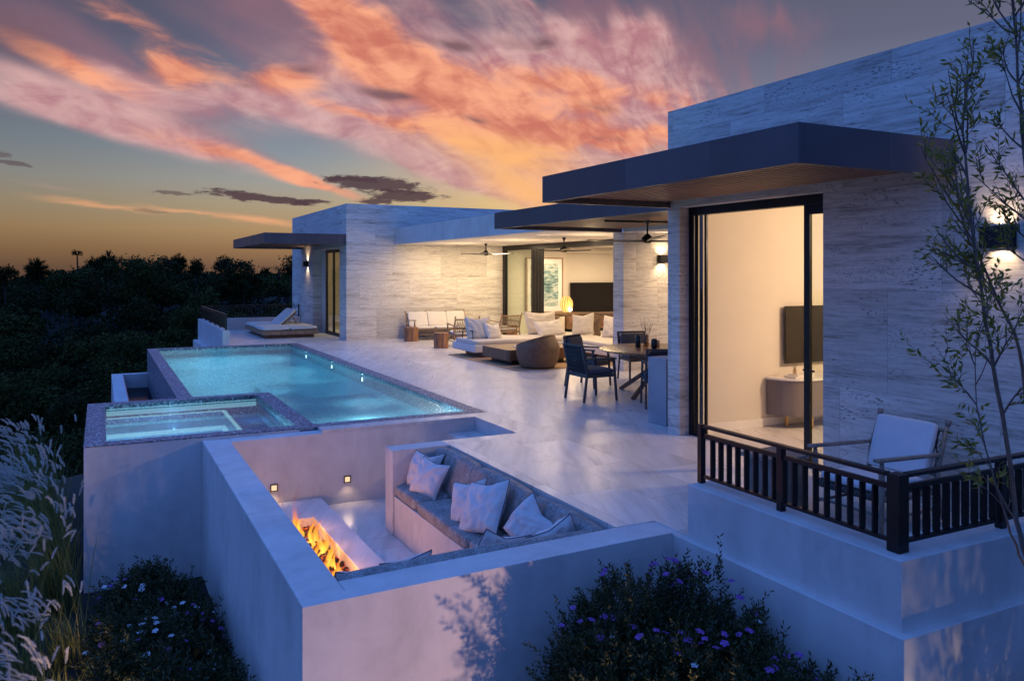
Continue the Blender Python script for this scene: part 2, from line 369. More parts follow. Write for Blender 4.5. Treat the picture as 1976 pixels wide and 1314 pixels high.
def water(tint, bump_s, scale, stren):
    def fn(g, b, out):
        for n in list(g.n):
            if n.type in ('BSDF_PRINCIPLED',): g.n.remove(n)
        p = g.pos()
        w = g.noise(g.vm('MULTIPLY', p, (1.0, 1.7, 1)), scale, 5, .55, .5)
        w2 = g.noise(g.vm('MULTIPLY', p, (1.0, 2.3, 1)), scale * 3.2, 3, .5, .3)
        hgt = g.add(w, g.mul(w2, .35)); nrm = g.bump(hgt, stren, bump_s)
        gl = g.new('BsdfGlossy'); gl.inputs['Roughness'].default_value = .03; gl.inputs['Color'].default_value = (1, 1, 1, 1); g.put(gl.inputs['Normal'], nrm)
        rf = g.new('BsdfRefraction'); rf.inputs['IOR'].default_value = 1.33; rf.inputs['Roughness'].default_value = 0.0; g.put(rf.inputs['Color'], tint); g.put(rf.inputs['Normal'], nrm)
        tr = g.new('BsdfTransparent'); g.put(tr.inputs['Color'], tint)
        mx0 = g.new('MixShader'); mx0.inputs[0].default_value = .45; g.l.new(rf.outputs[0], mx0.inputs[1]); g.l.new(tr.outputs[0], mx0.inputs[2])
        fr = g.new('Fresnel'); fr.inputs['IOR'].default_value = 1.33; g.put(fr.inputs['Normal'], nrm)
        geo = g.new('NewGeometry')
        f = g.mul(g.m('MINIMUM', g.mul(fr.outputs[0], .45), .22), g.m('SUBTRACT', 1.0, geo.outputs['Backfacing']))
        mx = g.new('MixShader'); g.put(mx.inputs[0], f); g.l.new(mx0.outputs[0], mx.inputs[1]); g.l.new(gl.outputs[0], mx.inputs[2])
        g.l.new(mx.outputs[0], out.inputs[0])
    return fn
mat('pool_water', water((.70, .92, .97, 1), .012, 6.0, .8))
mat('spa_water', water((.60, .84, .97, 1), .008, 5.5, .6))
mat('trough_water', water((.10, .16, .28, 1), .006, 5, .6))
def bronze(g, b, out):
    p = g.pos(); x, y, z = g.sep(p); h = g.add(x, y); c = g.m('FLOOR', g.m('DIVIDE', h, 1.22)); wv, wc = g.wn(g.xyz(c, 1.0, 2.0))
    n = g.noise(g.vm('MULTIPLY', p, (1.5, 1.5, .7)), 1, 5, .6); sm = g.m('LESS_THAN', g.m('FRACT', g.m('DIVIDE', h, 1.22)), .006)
    t = g.mul(g.map(wv, 0, 1, .82, 1.12), g.map(n, .3, .7, .8, 1.2)); col = g.mix(1.0, (.085, .078, .092), g.xyz(t, t, t), 'MULTIPLY')
    return {'Base Color': g.mix(g.mul(sm, .6), col, (.02, .02, .025)), 'Roughness': g.map(n, .3, .7, .38, .55), 'Metallic': .35, 'Normal': g.bump(g.m('SUBTRACT', g.mul(n, .4), sm), .12, .01)}
mat('bronze_metal', bronze)
simple('black_metal', (.012, .011, .012), .38, .2, 6, metal=.5)
simple('rail_metal', (.018, .013, .012), .45, .25, 9, .05, 50, metal=.4)
simple('ceiling_paint', (.78, .72, .65), .85, .04, 3)
simple('wall_paint', (.66, .60, .50), .85, .03, 2)
simple('slat_wood', (.30, .165, .10), .55, .35, 2, .1, 30, aniso=(14, 1, 14))
simple('teak', (.30, .185, .105), .55, .35, 2.5, .15, 30, aniso=(10, 10, 2))
simple('grey_teak', (.20, .165, .135), .6, .35, 4, .2, 40, aniso=(6, 6, 2))
simple('dark_oak', (.17, .085, .040), .5, .4, 1.6, .15, 25, aniso=(14, 14, 1.5))
simple('walnut_top', (.23, .115, .06), .3, .5, 1.4, .05, 20, aniso=(2, 12, 2))
simple('driftwood', (.12, .075, .045), .75, .5, 5, .6, 14, aniso=(3, 8, 3))
simple('stump_wood', (.27, .125, .055), .55, .5, 2.2, .25, 12, aniso=(8, 8, 1.2))
simple('white_fabric', (.66, .62, .57), .95, .04, 3, .35, 260)
simple('cream_fabric', (.60, .54, .46), .95, .05, 3, .35, 260)
simple('balcony_fabric', (.62, .62, .64), .95, .04, 3, .3, 240)
simple('pillow_linen', (.62, .585, .58), .95, .05, 5, .35, 300)
simple('blue_fabric', (.095, .098, .115), .95, .12, 8, .4, 240)
simple('rope_dark', (.030, .030, .036), .8, .3, 60, .4, 150)
simple('rope_tan', (.23, .165, .105), .85, .3, 40, .5, 120)
simple('rope_grey', (.085, .075, .07), .85, .35, 40, .5, 120)
simple('rug_wool', (.40, .25, .13), .97, .14, 30, .6, 150)
simple('concrete', (.33, .33, .35), .8, .16, 2.2, .15, 30)
simple('console_lacquer', (.17, .145, .14), .45, .06, 3)
simple('white_marble', (.80, .76, .70), .22, .08, 2.5)
simple('brass', (.55, .38, .18), .3, .05, 4, metal=1.0)
simple('book_paper', (.70, .66, .60), .8, .06, 6)
simple('black_ceramic', (.010, .014, .014), .25, .1, 3)
simple('branch_brown', (.13, .085, .055), .8, .3, 20, .3, 60)
simple('terrain_soil', (.012, .012, .007), .95, .4, .8, .5, 6)
simple('lava_rock', (.02, .016, .015), .9, .5, 20, .8, 30)
def screen(g, b, out): return {'Base Color': (.006, .005, .005), 'Roughness': .12}
mat('screen', screen)
def sofa_grey(g, b, out):
    p = g.obj(); n = g.noise(p, 9, 5, .6); w = g.noise(p, 210, 2, .5); w2 = g.noise(g.vm('MULTIPLY', p, (90, 260, 90)), 1, 2)
    n9 = g.noise(p, 60, 3, .6); f = g.add(g.mul(n, .25), g.add(g.mul(n9, .35), g.add(g.mul(w, .2), g.mul(w2, .2))))
    return {'Base Color': g.ramp(g.map(f, .38, .62), [(0, (.11, .10, .095)), (.5, (.25, .23, .22)), (1, (.48, .45, .43))]), 'Roughness': .95, 'Normal': g.bump(f, .5, .006)}
mat('sofa_grey', sofa_grey)
def wicker(g, b, out):
    p = g.obj(); x, y, z = g.sep(p); a = g.mul(g.m('ARCTAN2', y, x), 30.0)
    w1 = g.m('SINE', a); w2 = g.m('SINE', g.mul(z, 300.0)); alt = g.m('SINE', g.mul(z, 150.0))
    f = g.add(g.mul(g.m('ABSOLUTE', w2), .7), g.mul(w1, g.mul(alt, .5)))
    n = g.noise(p, 12, 4)
    col = g.ramp(g.map(g.add(f, n), .2, 1.5), [(0, (.05, .025, .012)), (.5, (.20, .10, .05)), (1, (.34, .18, .09))])
    return {'Base Color': col, 'Roughness': .5, 'Normal': g.bump(f, .8, .01)}
mat('wicker', wicker)
def emit(name, col, s):
    def fn(g, b, out): return {'Base Color': (0, 0, 0), 'Emission Color': col, 'Emission Strength': s, 'Roughness': .5}
    return mat(name, fn)
emit('lamp_warm', (1, .70, .38), 14.0); emit('lamp_soft', (1, .72, .42), 3.0); emit('downlight_lens', (1, .75, .5), 1.1); emit('step_lens', (1, .68, .40), 1.1); emit('lamp_pool', (.75, 1, 1), 9.0); emit('strip_warm', (1, .62, .30), 9.0)
emit('spa_strip', (.55, .92, 1), .9)
def glass(tint, refl):
    def fn(g, b, out):
        for n in list(g.n):
            if n.type == 'BSDF_PRINCIPLED': g.n.remove(n)
        gl = g.new('BsdfGlossy'); gl.inputs['Roughness'].default_value = .01
        tr = g.new('BsdfTransparent'); tr.inputs['Color'].default_value = tint
        lw = g.new('Fresnel'); lw.inputs['IOR'].default_value = 1.5
        mx = g.new('MixShader'); g.put(mx.inputs[0], g.m('MULTIPLY', g.m('MINIMUM', g.mul(lw.outputs[0], refl), 1.0), g.m('SUBTRACT', 1.0, g.new('NewGeometry').outputs['Backfacing'])))
        g.l.new(tr.outputs[0], mx.inputs[1]); g.l.new(gl.outputs[0], mx.inputs[2]); g.l.new(mx.outputs[0], out.inputs[0])
    return fn
mat('door_glass', glass((.93, .97, .94, 1), 1.6)); mat('green_glass', glass((.90, .95, .90, 1), 1.6)); mat('vase_glass', glass((.75, .66, .58, 1), 1.4))
def flame(g, b, out):
    for n in list(g.n):
        if n.type == 'BSDF_PRINCIPLED': g.n.remove(n)
    p = g.pos(); x, y, z = g.sep(p)
    h = g.map(z, -.95, -.58)
    n = g.noise(g.vm('MULTIPLY', p, (26, 26, 9)), 1, 4, .6)
    hh = g.add(h, g.mul(g.m('SUBTRACT', n, .5), .7))
    col = g.ramp(hh, [(0, (1, .66, .12)), (.35, (1, .47, .05)), (.7, (1, .22, .02)), (1, (.8, .07, .01))])
    em = g.new('Emission'); g.put(em.inputs[0], col); g.put(em.inputs[1], g.map(hh, 0, 1, 2.3, .8))
    tr = g.new('BsdfTransparent'); ad = g.new('MixShader')
    lw = g.new('LayerWeight'); lw.inputs[0].default_value = .35
    al = g.m('MULTIPLY', g.map(hh, .05, .9, .8, .06), g.m('SUBTRACT', 1.0, g.mul(lw.outputs['Facing'], .7)))
    al = g.mul(al, g.map(n, .35, .55, .45, 1.0))
    g.put(ad.inputs[0], al); g.l.new(tr.outputs[0], ad.inputs[1]); g.l.new(em.outputs[0], ad.inputs[2]); g.l.new(ad.outputs[0], out.inputs[0])
mat('flame', flame)
def ember(g, b, out):
    p = g.pos(); n = g.noise(p, 26, 4, .6)
    return {'Base Color': (.02, .015, .014), 'Roughness': .9, 'Emission Color': g.ramp(g.map(n, .52, .66), [(0, (0, 0, 0)), (.5, (.6, .03, .005)), (1, (1, .16, .02))]), 'Emission Strength': 1.0, 'Normal': g.bump(n, .8, .02)}
mat('ember', ember)
def foliage(name, c0, c1, c2, rough=.55, trans=.25):
    def fn(g, b, out):
        b.inputs['Specular IOR Level'].default_value = .12 if ('forest' in name or 'valley' in name) else .35
        r = g.new('NewGeometry').outputs['Random Per Island']
        col = g.ramp(r, [(0, c0), (.55, c1), (1, c2)])
        tl = g.new('BsdfTranslucent'); g.put(tl.inputs[0], col)
        mx = g.new('MixShader'); mx.inputs[0].default_value = trans
        g.put(b.inputs['Base Color'], col); b.inputs['Roughness'].default_value = rough
        g.l.new(b.outputs[0], mx.inputs[1]); g.l.new(tl.outputs[0], mx.inputs[2]); g.l.new(mx.outputs[0], out.inputs[0])
    return mat(name, fn)
foliage('forest_leaf', (.008, .011, .002), (.018, .023, .005), (.040, .044, .010), .8, .15)
foliage('valley_leaf', (.018, .022, .004), (.034, .040, .008), (.065, .066, .016), .85, .1)
foliage('bush_leaf', (.020, .026, .008), (.036, .044, .013), (.075, .08, .024), .55)
foliage('tree_leaf', (.11, .14, .02), (.20, .20, .03), (.36, .26, .05), .5, .4)
foliage('violet_petal', (.16, .05, .26), (.24, .08, .36), (.36, .14, .46), .6, .3)
foliage('white_petal', (.50, .52, .60), (.60, .60, .66), (.70, .70, .74), .6, .3)
foliage('grass_blade', (.09, .10, .02), (.17, .17, .04), (.30, .25, .07), .6, .35)
foliage('grass_plume', (.48, .44, .38), (.60, .56, .50), (.72, .68, .62), .8, .4)
simple('dark_bark', (.022, .018, .014), .9, .4, 8)
simple('bark', (.15, .105, .085), .8, .4, 8, .4, 30, aniso=(4, 4, 1))
simple('boulder', (.17, .165, .16), .85, .35, 3, .6, 8)
def painting(g, b, out):
    p = g.pos(); x, y, z = g.sep(p)
    w = g.noise(g.xyz(g.mul(x, 2.2), 0, g.mul(z, 5.5)), 1, 7, .62, 1.2); n2 = g.noise(g.xyz(g.mul(x, 5), 3, g.mul(z, 14)), 1, 6, .65, .8)
    hz = g.map(z, .85, 2.2)
    f = g.add(g.add(g.mul(w, .6), g.mul(n2, .4)), g.mul(g.m('ABSOLUTE', g.m('SUBTRACT', hz, .5)), .15))
    col = g.ramp(g.map(f, .38, .66), [(0, (.03, .085, .085)), (.4, (.13, .24, .24)), (.62, (.36, .46, .43)), (1, (.62, .64, .58))])
    return {'Base Color': col, 'Roughness': .5}
mat('sea_painting', painting)
# ------------------------------------------------------------ terrain
def tz(x, y):
    # ground height: garden ledge round the house, falling into a wooded valley, rising to a ridge
    px_ = np.array([0, 8, 14.5, 18, 23, 30, 42, 60, 78, 120, 180, 400, 1500.]); pz = np.array([-1.75, -1.75, -1.45, -1.95, -3.6, -6.0, -7.8, -5.2, -.5, -.5, -2.5, -12, -30.])
    z = np.interp(np.hypot(x, y), px_, pz)
    z = z - np.maximum(0, -x - .5) * .16 * np.clip(1 - (y - 60) / 80, 0, 1)
    z = z + np.where((x > 1.0) & (y < 6), -.25, 0)
    z = z + np.sin(x * .13 + 1.2) * np.cos(y * .11) * np.clip(np.hypot(x, y) / 60 - .3, 0, 1.2) * .8
    return z
def build_terrain():
    xs = np.concatenate([np.linspace(-900, -60, 22), np.linspace(-56, 60, 80), np.linspace(66, 900, 22)])
    ys = np.concatenate([np.linspace(-60, -4, 12), np.linspace(-3, 40, 60), np.linspace(42, 200, 60), np.linspace(220, 1500, 24)])
    X, Y = np.meshgrid(xs, ys); Z = tz(X, Y)
    for i in range(X.shape[0]):
        for j in range(X.shape[1]):
            Z[i, j] += mnoise.noise(Vector((X[i, j] * .6, Y[i, j] * .6, 0))) * .14
    V = np.stack([X, Y, Z], -1).reshape(-1, 3); nx = len(xs); idx = np.arange(len(ys) * nx).reshape(len(ys), nx)
    q = np.stack([idx[:-1, :-1], idx[:-1, 1:], idx[1:, 1:], idx[1:, :-1]], -1).reshape(-1, 4)
    o = np_mesh('ground', V, q, MATS['terrain_soil']); tag(o, 'dark soil hillside falling away below the terrace', None, None, 'structure')
    for p in o.data.polygons: p.use_smooth = True
build_terrain()
# ------------------------------------------------------------ terrace paving (structure)
def build_terrace():
    b = MB(); z0, z1 = -.04, 0.0
    for x0, x1, y0, y1 in ((4.915, 24, 8.91, 31.5), (4.61, 4.915, 8.91, 10.42), (2.5, 4.61, 10.17, 10.42), (3.6, 24, 5.27, 8.91), (3.974, 24, 3.05, 5.27), (2.96, 4.915, 22.975, 29.3)):
        b.box(x0, x1, y0, y1, z0, z1)
    o = b.build('terrace', MATS['tile']); tag(o, 'pale veined stone paving of the pool terrace', None, None, 'structure')
build_terrace()
# ------------------------------------------------------------ retaining walls and sunken lounge
def wall_thing(name, label, cat, boxes, matn='stucco', group=None, part='wall'):
    t = thing(name, label, cat, (boxes[0][0], boxes[0][2], boxes[0][4]), 0, group)
    b = MB()
    for q in boxes: b.box(*q)
    b.build(part, MATS[matn], t, bevel=.007, seg=3); return t
wall_thing('retaining_wall', 'tall smooth plaster wall carrying the hot tub, blue with dapples of leaf shade', 'wall',
           [(-.17, 2.5, 10.43, 10.66, -4.2, -.004), (-.165, .06, 10.66, 13.8, -4.2, -.101), (.06, 2.5, 13.6, 13.79, -4.2, -1.3), (-.14, 2.48, 10.62, 13.7, -4.2, -1.22)])
wall_thing('retaining_wall', 'low plaster wall with two small step lights behind the fire pit', 'wall',
           [(1.4, 4.61, 10.172, 10.425, -3.2, -.04), (4.612, 4.9, 8.91, 10.425, -3.2, -.04)])
wall_thing('retaining_wall', 'broad plaster wall along the left side of the fire pit, running from the hot tub to the front corner', 'wall',
           [(1.1, 1.4, 5.10, 10.428, -4.2, -.045)])
wall_thing('retaining_wall', 'low plaster wall across the front of the sunken lounge with a bush shadow on it', 'wall',
           [(3.602, 4.61, 5.272, 8.908, -3.2, -.042)])
fw = [o for o in C.objects if o.name.startswith('retaining_wall')][-1]
b = MB()
for x0, x1, y0, y1 in ((1.098, 3.914, 4.967, 5.10), (1.399, 3.914, 5.10, 5.27)):
    zt = lambda x: -.046 + .043 * min(1, (x - 1.1) / 2.5)
    xs_ = [x0, 3.6, x1]; k = len(b.v)
    vs = [(x, y, z) for x in xs_ for y, z in ((y0, -4.2), (y1, -4.2), (y1, zt(x)), (y0, zt(x)))]
    b._add(vs, [(i * 4 + q, i * 4 + 4 + q, i * 4 + 4 + (q + 1) % 4, i * 4 + (q + 1) % 4) for i in range(2) for q in range(4)] + [(0, 1, 2, 3), (11, 10, 9, 8)])
b.build('coping_wall', MATS['stucco'], fw, bevel=.0)
wall_thing('balcony_wall', 'stepped plaster parapet wall of the balcony below the black railing', 'wall',
           [(3.97, 4.27, 3.02, 4.86, -.10, .39), (4.27, 16, 3.02, 3.32, -.10, .39), (3.915, 16, 2.962, 5.40, -4.4, -.010), (4.1, 16, 5.40, 8.0, -4.4, -.045)])
lp = thing('sunken_floor', 'pale stone floor of the sunken fire lounge', 'floor', (2.2, 7.5, -.95)); tag(lp, kind='structure')
b = MB(); b.box(1.4, 3.6, 5.27, 8.65, -1.1, -.952); b.box(1.4, 4.61, 8.65, 10.17, -1.1, -.95); b.build('floor_slab', MATS['tile'], lp)
st = thing('stair', 'plaster stair leading from the paving down into the sunken lounge', 'stair', (3.9, 9.5, -.95))
b = MB()
for x0, x1, zz in ((4.19, 4.61, -.19), (3.92, 4.19, -.38), (3.65, 3.92, -.57), (3.40, 3.65, -.76)): b.box(x0, x1, 8.912, 10.17, -.949, zz)
b.build('step', MATS['tile'], st)
bn = thing('built_in_bench', 'plaster L shaped bench base with a thin end wall in the sunken lounge', 'bench', (3.2, 7, -.95))
b = MB(); b.box(2.93, 3.6, 5.27, 8.65, -.95, -.51); b.box(1.4, 2.93, 5.27, 5.93, -.95, -.51); b.build('bench_base', MATS['stucco'], bn, bevel=.006)
b = MB(); b.box(2.91, 3.6, 8.652, 8.91, -.948, .0); b.build('end_wall', MATS['stucco'], bn, bevel=.006)
# fire trough
ft = thing('fire_trough', 'long low stone fire trough filled with burning lava rock', 'fire pit', (2.0, 8.3, -.95))
b = MB(); b.box(1.402, 1.68, 5.95, 10.0, -.948, -.80); b.box(2.17, 2.44, 5.95, 10.0, -.948, -.80); b.box(1.68, 2.17, 9.25, 10.0, -.948, -.80); b.box(1.68, 2.17, 5.95, 7.0, -.948, -.80)
b.build('surround', MATS['tile'], ft, bevel=.004)
rnd = random.Random(3)
b = MB()
for i in range(240):
    x = rnd.uniform(1.70, 2.15); y = rnd.uniform(7.03, 9.22); r = rnd.uniform(.022, .045)
    Mx = Euler((rnd.uniform(0, 3), rnd.uniform(0, 3), 0)).to_matrix()
    b.superq(r * 2, r * 1.7, r * 1.5, (x, y, -.915 + rnd.uniform(0, .03)), e=rnd.uniform(.6, .9), nu=7, nv=5, M=Mx)
o = b.build('lava_rocks', MATS['ember'], ft); o['kind'] = 'stuff'
b = MB()
for i in range(46):
    y = 7.1 + 2.1 * (i + rnd.random()) / 46; x = rnd.uniform(1.74, 2.10); h = rnd.uniform(.12, .34) * (1.0 + (1.1 if abs(y - 9.0) < .12 and rnd.random() < .5 else 0) + (.5 if abs(y - 8.4) < .1 else 0))
    pts = []; n = 7; ph = rnd.uniform(0, 6)
    for k in range(n + 1):
        t = k / n; pts.append((x + .018 * math.sin(ph + t * 5) * (1 + t), y + .022 * math.cos(ph * 1.3 + t * 4.5) * (1 + t), -.90 + h * t))
    w = rnd.uniform(.009, .024)
    b.tube(pts, [w * (1 - t) ** .8 * (1 + .9 * math.sin(t * 3.0)) + .0012 for t in [k / n for k in range(n + 1)]], 6)
b.build('flames', MATS['flame'], ft, smooth=True)
for yy in (7.5, 8.15, 8.8): lamp('fire_glow', 'POINT', (1.95, yy, -.71), 9, (1, .42, .14), ft, .10)
# step lights
for x in (1.90, 2.815):
    t = thing('step_light', 'small recessed step light glowing in the pit back wall, %s' % ('nearer the hot tub corner' if x < 2 else 'nearer the stair'), 'wall light', (x, 10.17, -.65), 0, 'recessed step lights behind the fire pit')
    b = MB(); s_ = .044
    b.box(x - s_, x + s_, 10.150, 10.171, -.65 + s_ - .012, -.65 + s_); b.box(x - s_, x - s_ + .01, 10.150, 10.171, -.65 - s_, -.65 + s_ - .012); b.box(x + s_ - .01, x + s_, 10.150, 10.171, -.65 - s_, -.65 + s_ - .012); b.box(x - s_ + .01, x + s_ - .01, 10.150, 10.171, -.65 - s_, -.65 - s_ + .008)
    b.build('frame', MATS['black_metal'], t)
    b = MB(); b.box(x - s_ + .012, x + s_ - .012, 10.160, 10.171, -.65 - s_ + .01, -.65 + s_ - .014); b.build('diffuser', MATS['step_lens'], t)
    lamp('step_glow', 'SPOT', (x, 10.12, -.66), 2.5, (1, .66, .38), t, .03, (R(-25), 0, 0), 120)
# ------------------------------------------------------------ swimming pool
pool = thing('swimming_pool', 'long infinity swimming pool with glowing turquoise water and speckled rim', 'pool', (3.0, 16.5, -1.4))
b = MB()
b.box(4.68, 4.912, 10.42, 22.97, -.26, 0); b.box(1.08, 4.68, 22.74, 22.97, -.26, 0); b.box(1.08, 1.31, 13.8, 22.74, -.26, 0); b.box(2.5, 4.68, 10.427, 10.66, -.26, 0)
b.build('rim', MATS['rim_mosaic'], pool)
b = MB(); b.box(1.085, 1.30, 13.8, 22.96, -1.9, -.26); b.build('overflow_face', MATS['rim_mosaic'], pool)
b = MB()
b.box(4.70, 4.85, 10.5, 22.9, -1.5, -.26); b.box(1.30, 4.7, 22.76, 22.9, -1.5, -.26); b.box(2.51, 4.7, 10.47, 10.64, -1.5, -.26)
b.box(1.30, 4.70, 13.8, 22.76, -1.5, -1.25); b.box(2.5, 4.70, 10.64, 15.2, -1.249, -.36)
b.build('basin', MATS['pool_mosaic'], pool)
def sheet(x0, x1, y0, y1, z, polys=None):
    m = MB(); m._add([(x0, y0, z), (x1, y0, z), (x1, y1, z), (x0, y1, z)], [(0, 1, 2, 3)]); return m
b = MB(); b._add([(2.5, 10.66, -.035), (4.68, 10.66, -.035), (4.68, 22.74, -.035), (1.31, 22.74, -.035), (1.31, 13.8, -.035), (2.5, 13.8, -.035)], [(0, 1, 2, 3, 4, 5)])
b.build('water', MATS['pool_water'], pool)
for y in (20.75, 18.2, 15.8):
    b = MB(); b.lathe([(.0, 0), (.045, 0), (.05, .012), (.04, .02), (0, .022)], 20)
    Mx = Matrix.Translation((4.699, y, -.16)) @ Euler((0, R(-90), 0)).to_matrix().to_4x4()
    b.v = [tuple(Mx @ Vector(p)) for p in b.v]; b.build('pool_light', MATS['lamp_pool'], pool)
    lamp('pool_glow', 'SPOT', (4.50, y, -.22), 190, (.50, .90, 1.0), pool, 0, Euler((0, R(66), 0)), 118, 1.0)
for x, y, p in ((4.3, 11.1, 26), (3.5, 10.9, 18), (2.9, 10.95, 12), (3.8, 12.6, 14)): lamp('pool_glow', 'POINT', (x, y, -.12), p, (.58, .93, 1.0), pool, 0)
for y in (14.6, 17.5, 20.5): lamp('pool_glow', 'POINT', (2.5, y, -.30), 80, (.36, .80, 1.0), pool, 0)
spa = thing('hot_tub', 'square hot tub with lit inner bench edge in front of the pool', 'hot tub', (1.1, 12.1, -1.2))
b = MB(); b.box(-.172, .06, 10.428, 13.8, -.012, 0.001); b.box(.06, 2.27, 10.428, 10.66, -.012, 0.001); b.box(.06, 2.27, 13.57, 13.8, -.30, 0.001); b.box(2.27, 2.5, 10.426, 13.8, -.26, 0.001)
b.build('rim', MATS['rim_mosaic'], spa)
b = MB(); b.box(-.12, .062, 10.5, 13.75, -1.2, -.10); b.box(.06, 2.27, 10.5, 10.662, -1.2, -.10); b.box(.06, 2.272, 13.572, 13.7, -1.2, -.30); b.box(2.271, 2.48, 10.5, 13.75, -1.2, -.26)
b.box(.0, 2.4, 10.5, 13.7, -1.21, -.75); b.build('basin', MATS['pool_mosaic'], spa)
b = MB(); b.box(.062, 2.271, 13.0, 13.572, -.75, -.34); b.box(1.70, 2.271, 10.662, 13.0, -.75, -.34); b.build('bench_step', MATS['dark_mosaic'], spa)
b = MB(); b.box(.08, 1.64, 12.955, 12.998, -.40, -.345); b.box(1.65, 1.698, 10.67, 12.998, -.40, -.345); b.box(.08, 2.25, 13.55, 13.571, -.17, -.10); b.box(.08, 1.6, 10.663, 10.68, -.74, -.5)
b.build('light_strip', MATS['spa_strip'], spa)
sheet(.06, 2.27, 10.66, 13.57, -.06).build('water', MATS['spa_water'], spa)
for x, y, p in ((.5, 11.2, 8), (1.2, 11.2, 8), (.5, 12.4, 7), (1.3, 12.3, 6), (1.98, 11.9, 1.4), (1.0, 13.3, 1.0)): lamp('spa_glow', 'POINT', (x, y, -.22 if x > 1.9 or y > 13 else -.30), p * 2.6, (.40, .84, 1.0), spa, 0)
tr = thing('overflow_trough', 'narrow dark catch basin below the overflowing pool edge', 'basin', (.6, 18, -2.5))
b = MB(); b.box(.25, .50, 13.85, 22.9, -5, -.60); b.box(.50, 1.083, 22.65, 22.9, -5, -.60); b.build('wall', MATS['stucco'], tr)
b = MB(); b.box(.50, 1.083, 13.85, 22.65, -2.5, -1.6); b.box(.501, .52, 13.85, 22.65, -1.6, -.62); b.build('lining', MATS['dark_mosaic'], tr)
sheet(.52, 1.083, 13.85, 22.65, -.95).build('water', MATS['trough_water'], tr)
# ------------------------------------------------------------ house
house = thing('house', 'modern single storey villa of pale travertine with dark flat canopies and lit rooms', 'house', (9, 14, 0))
def hp(name, m, boxes, parent=None, bevel=0.0):
    b = MB()
    for q in boxes: b.box(*q)
    return b.build(name, MATS[m], parent or house, bevel=bevel)
DT = 2.785
# near bedroom wing
hp('stone_wall', 'travertine', [(6.31, 6.49, 7.87, 8.10, 0, DT), (6.31, 6.49, -2, 5.67, 0, DT), (6.31, 6.49, -2, 8.10, DT, 3.99), (6.49, 14, 7.95, 8.10, 0, 3.99)])
hp('roof', 'stucco', [(6.49, 14, -2, 7.95, 3.3, 3.9)])
hp('interior_wall', 'wall_paint', [(6.55, 11.5, 7.84, 7.948, 0, 3.0), (11.4, 11.5, -1.0, 7.84, 0, 3.0), (6.492, 11.4, -1.1, -1.0, 0, 3.0)])
hp('ceiling', 'ceiling_paint', [(6.492, 11.4, -1, 7.84, 2.9, 3.0)])
hp('baseboard', 'white_marble', [(6.56, 11.4, 7.822, 7.838, .001, .11)])
# far bedroom wing
Yb, Xb = 23.1, 6.37
hp('stone_wall', 'travertine', [(Xb, Xb + .28, Yb + .28, 23.85, 0, 3.98), (Xb, Xb + .28, 27.19, 30.53, 0, 3.98), (Xb, Xb + .28, 23.85, 27.19, 2.70, 3.98), (Xb, 11.43, Yb, Yb + .28, 0, 3.98), (11.43, 20, Yb + .02, Yb + .28, 2.8, 3.98), (Xb + .28, 20, 30.3, 30.53, 0, 3.98)])
hp('roof', 'stucco', [(Xb + .28, 20, Yb + .28, 30.3, 3.2, 3.9)])
hp('interior_wall', 'wall_paint', [(10.4, 10.5, 23.4, 30.3, 0, 2.95), (Xb + .28, 10.4, 30.2, 30.299, 0, 2.95), (Xb + .28, 10.4, 23.381, 23.45, 0, 2.95)])
hp('ceiling', 'ceiling_paint', [(Xb + .28, 10.4, 23.45, 30.2, 2.86, 2.95)])
# covered living terrace and living room
hp('roof_fascia', 'stucco', [(7.858, 8.06, 13.74, Yb - .002, 2.81, 3.29), (7.858, 9.36, 13.56, 13.738, 2.791, 3.09)])
hp('roof', 'stucco', [(8.06, 22, 13.74, 22.9, 3.0, 3.25)])
hp('ceiling', 'ceiling_paint', [(8.062, 11.40, 13.742, Yb - .003, 2.815, 2.9), (11.40, 19, 13.742, 26.0, 2.815, 2.9)])
hp('stone_wall', 'travertine', [(9.36, 9.66, 13.44, 13.80, 0, 2.79), (9.66, 15, 13.445, 13.70, 0, 2.80)])
hp('lintel', 'stucco', [(9.36, 9.56, 8.3, 13.438, 2.795, 3.0), (9.561, 15, 8.12, 13.44, 2.80, 2.9)])
hp('interior_wall', 'wall_paint', [(11.6, 13.75, 23.12, 23.3, 0, 2.81), (13.75, 19, 23.42, 23.6, 0, 2.81), (18.9, 19, 13.7, 23.42, 0, 2.81), (13.75, 19, 23.22, 23.42, 2.62, 2.81)])
hp('floor', 'tile', [(11.6, 18.9, 13.8, 23.12, .001, .006)])
# canopies
def canopy(x0, x1, y0, y1, z0=2.79, z1=3.09, step=.105, w=.055):
    c = hp('canopy', 'bronze_metal', [(x0, x0 + .06, y0, y1, z0, z1), (x0 + .06, x1, y0, y0 + .06, z0, z1), (x0 + .06, x1, y1 - .06, y1, z0, z1), (x0 + .06, x1, y0 + .06, y1 - .06, z1 - .06, z1 - .01)], bevel=.004)
    b = MB(); x = x0 + .08
    while x < x1 - .04: b.box(x, x + w, y0 + .062, y1 - .062, z0 + .07, z0 + .105); x += step
    b.build('slat_ceiling', MATS['slat_wood'], c)
    return c
canopy(4.52, 6.308, 4.285, 8.108); canopy(6.53, 9.358, 8.35, 13.545); canopy(4.063, Xb - .002, 23.15, 29.05)
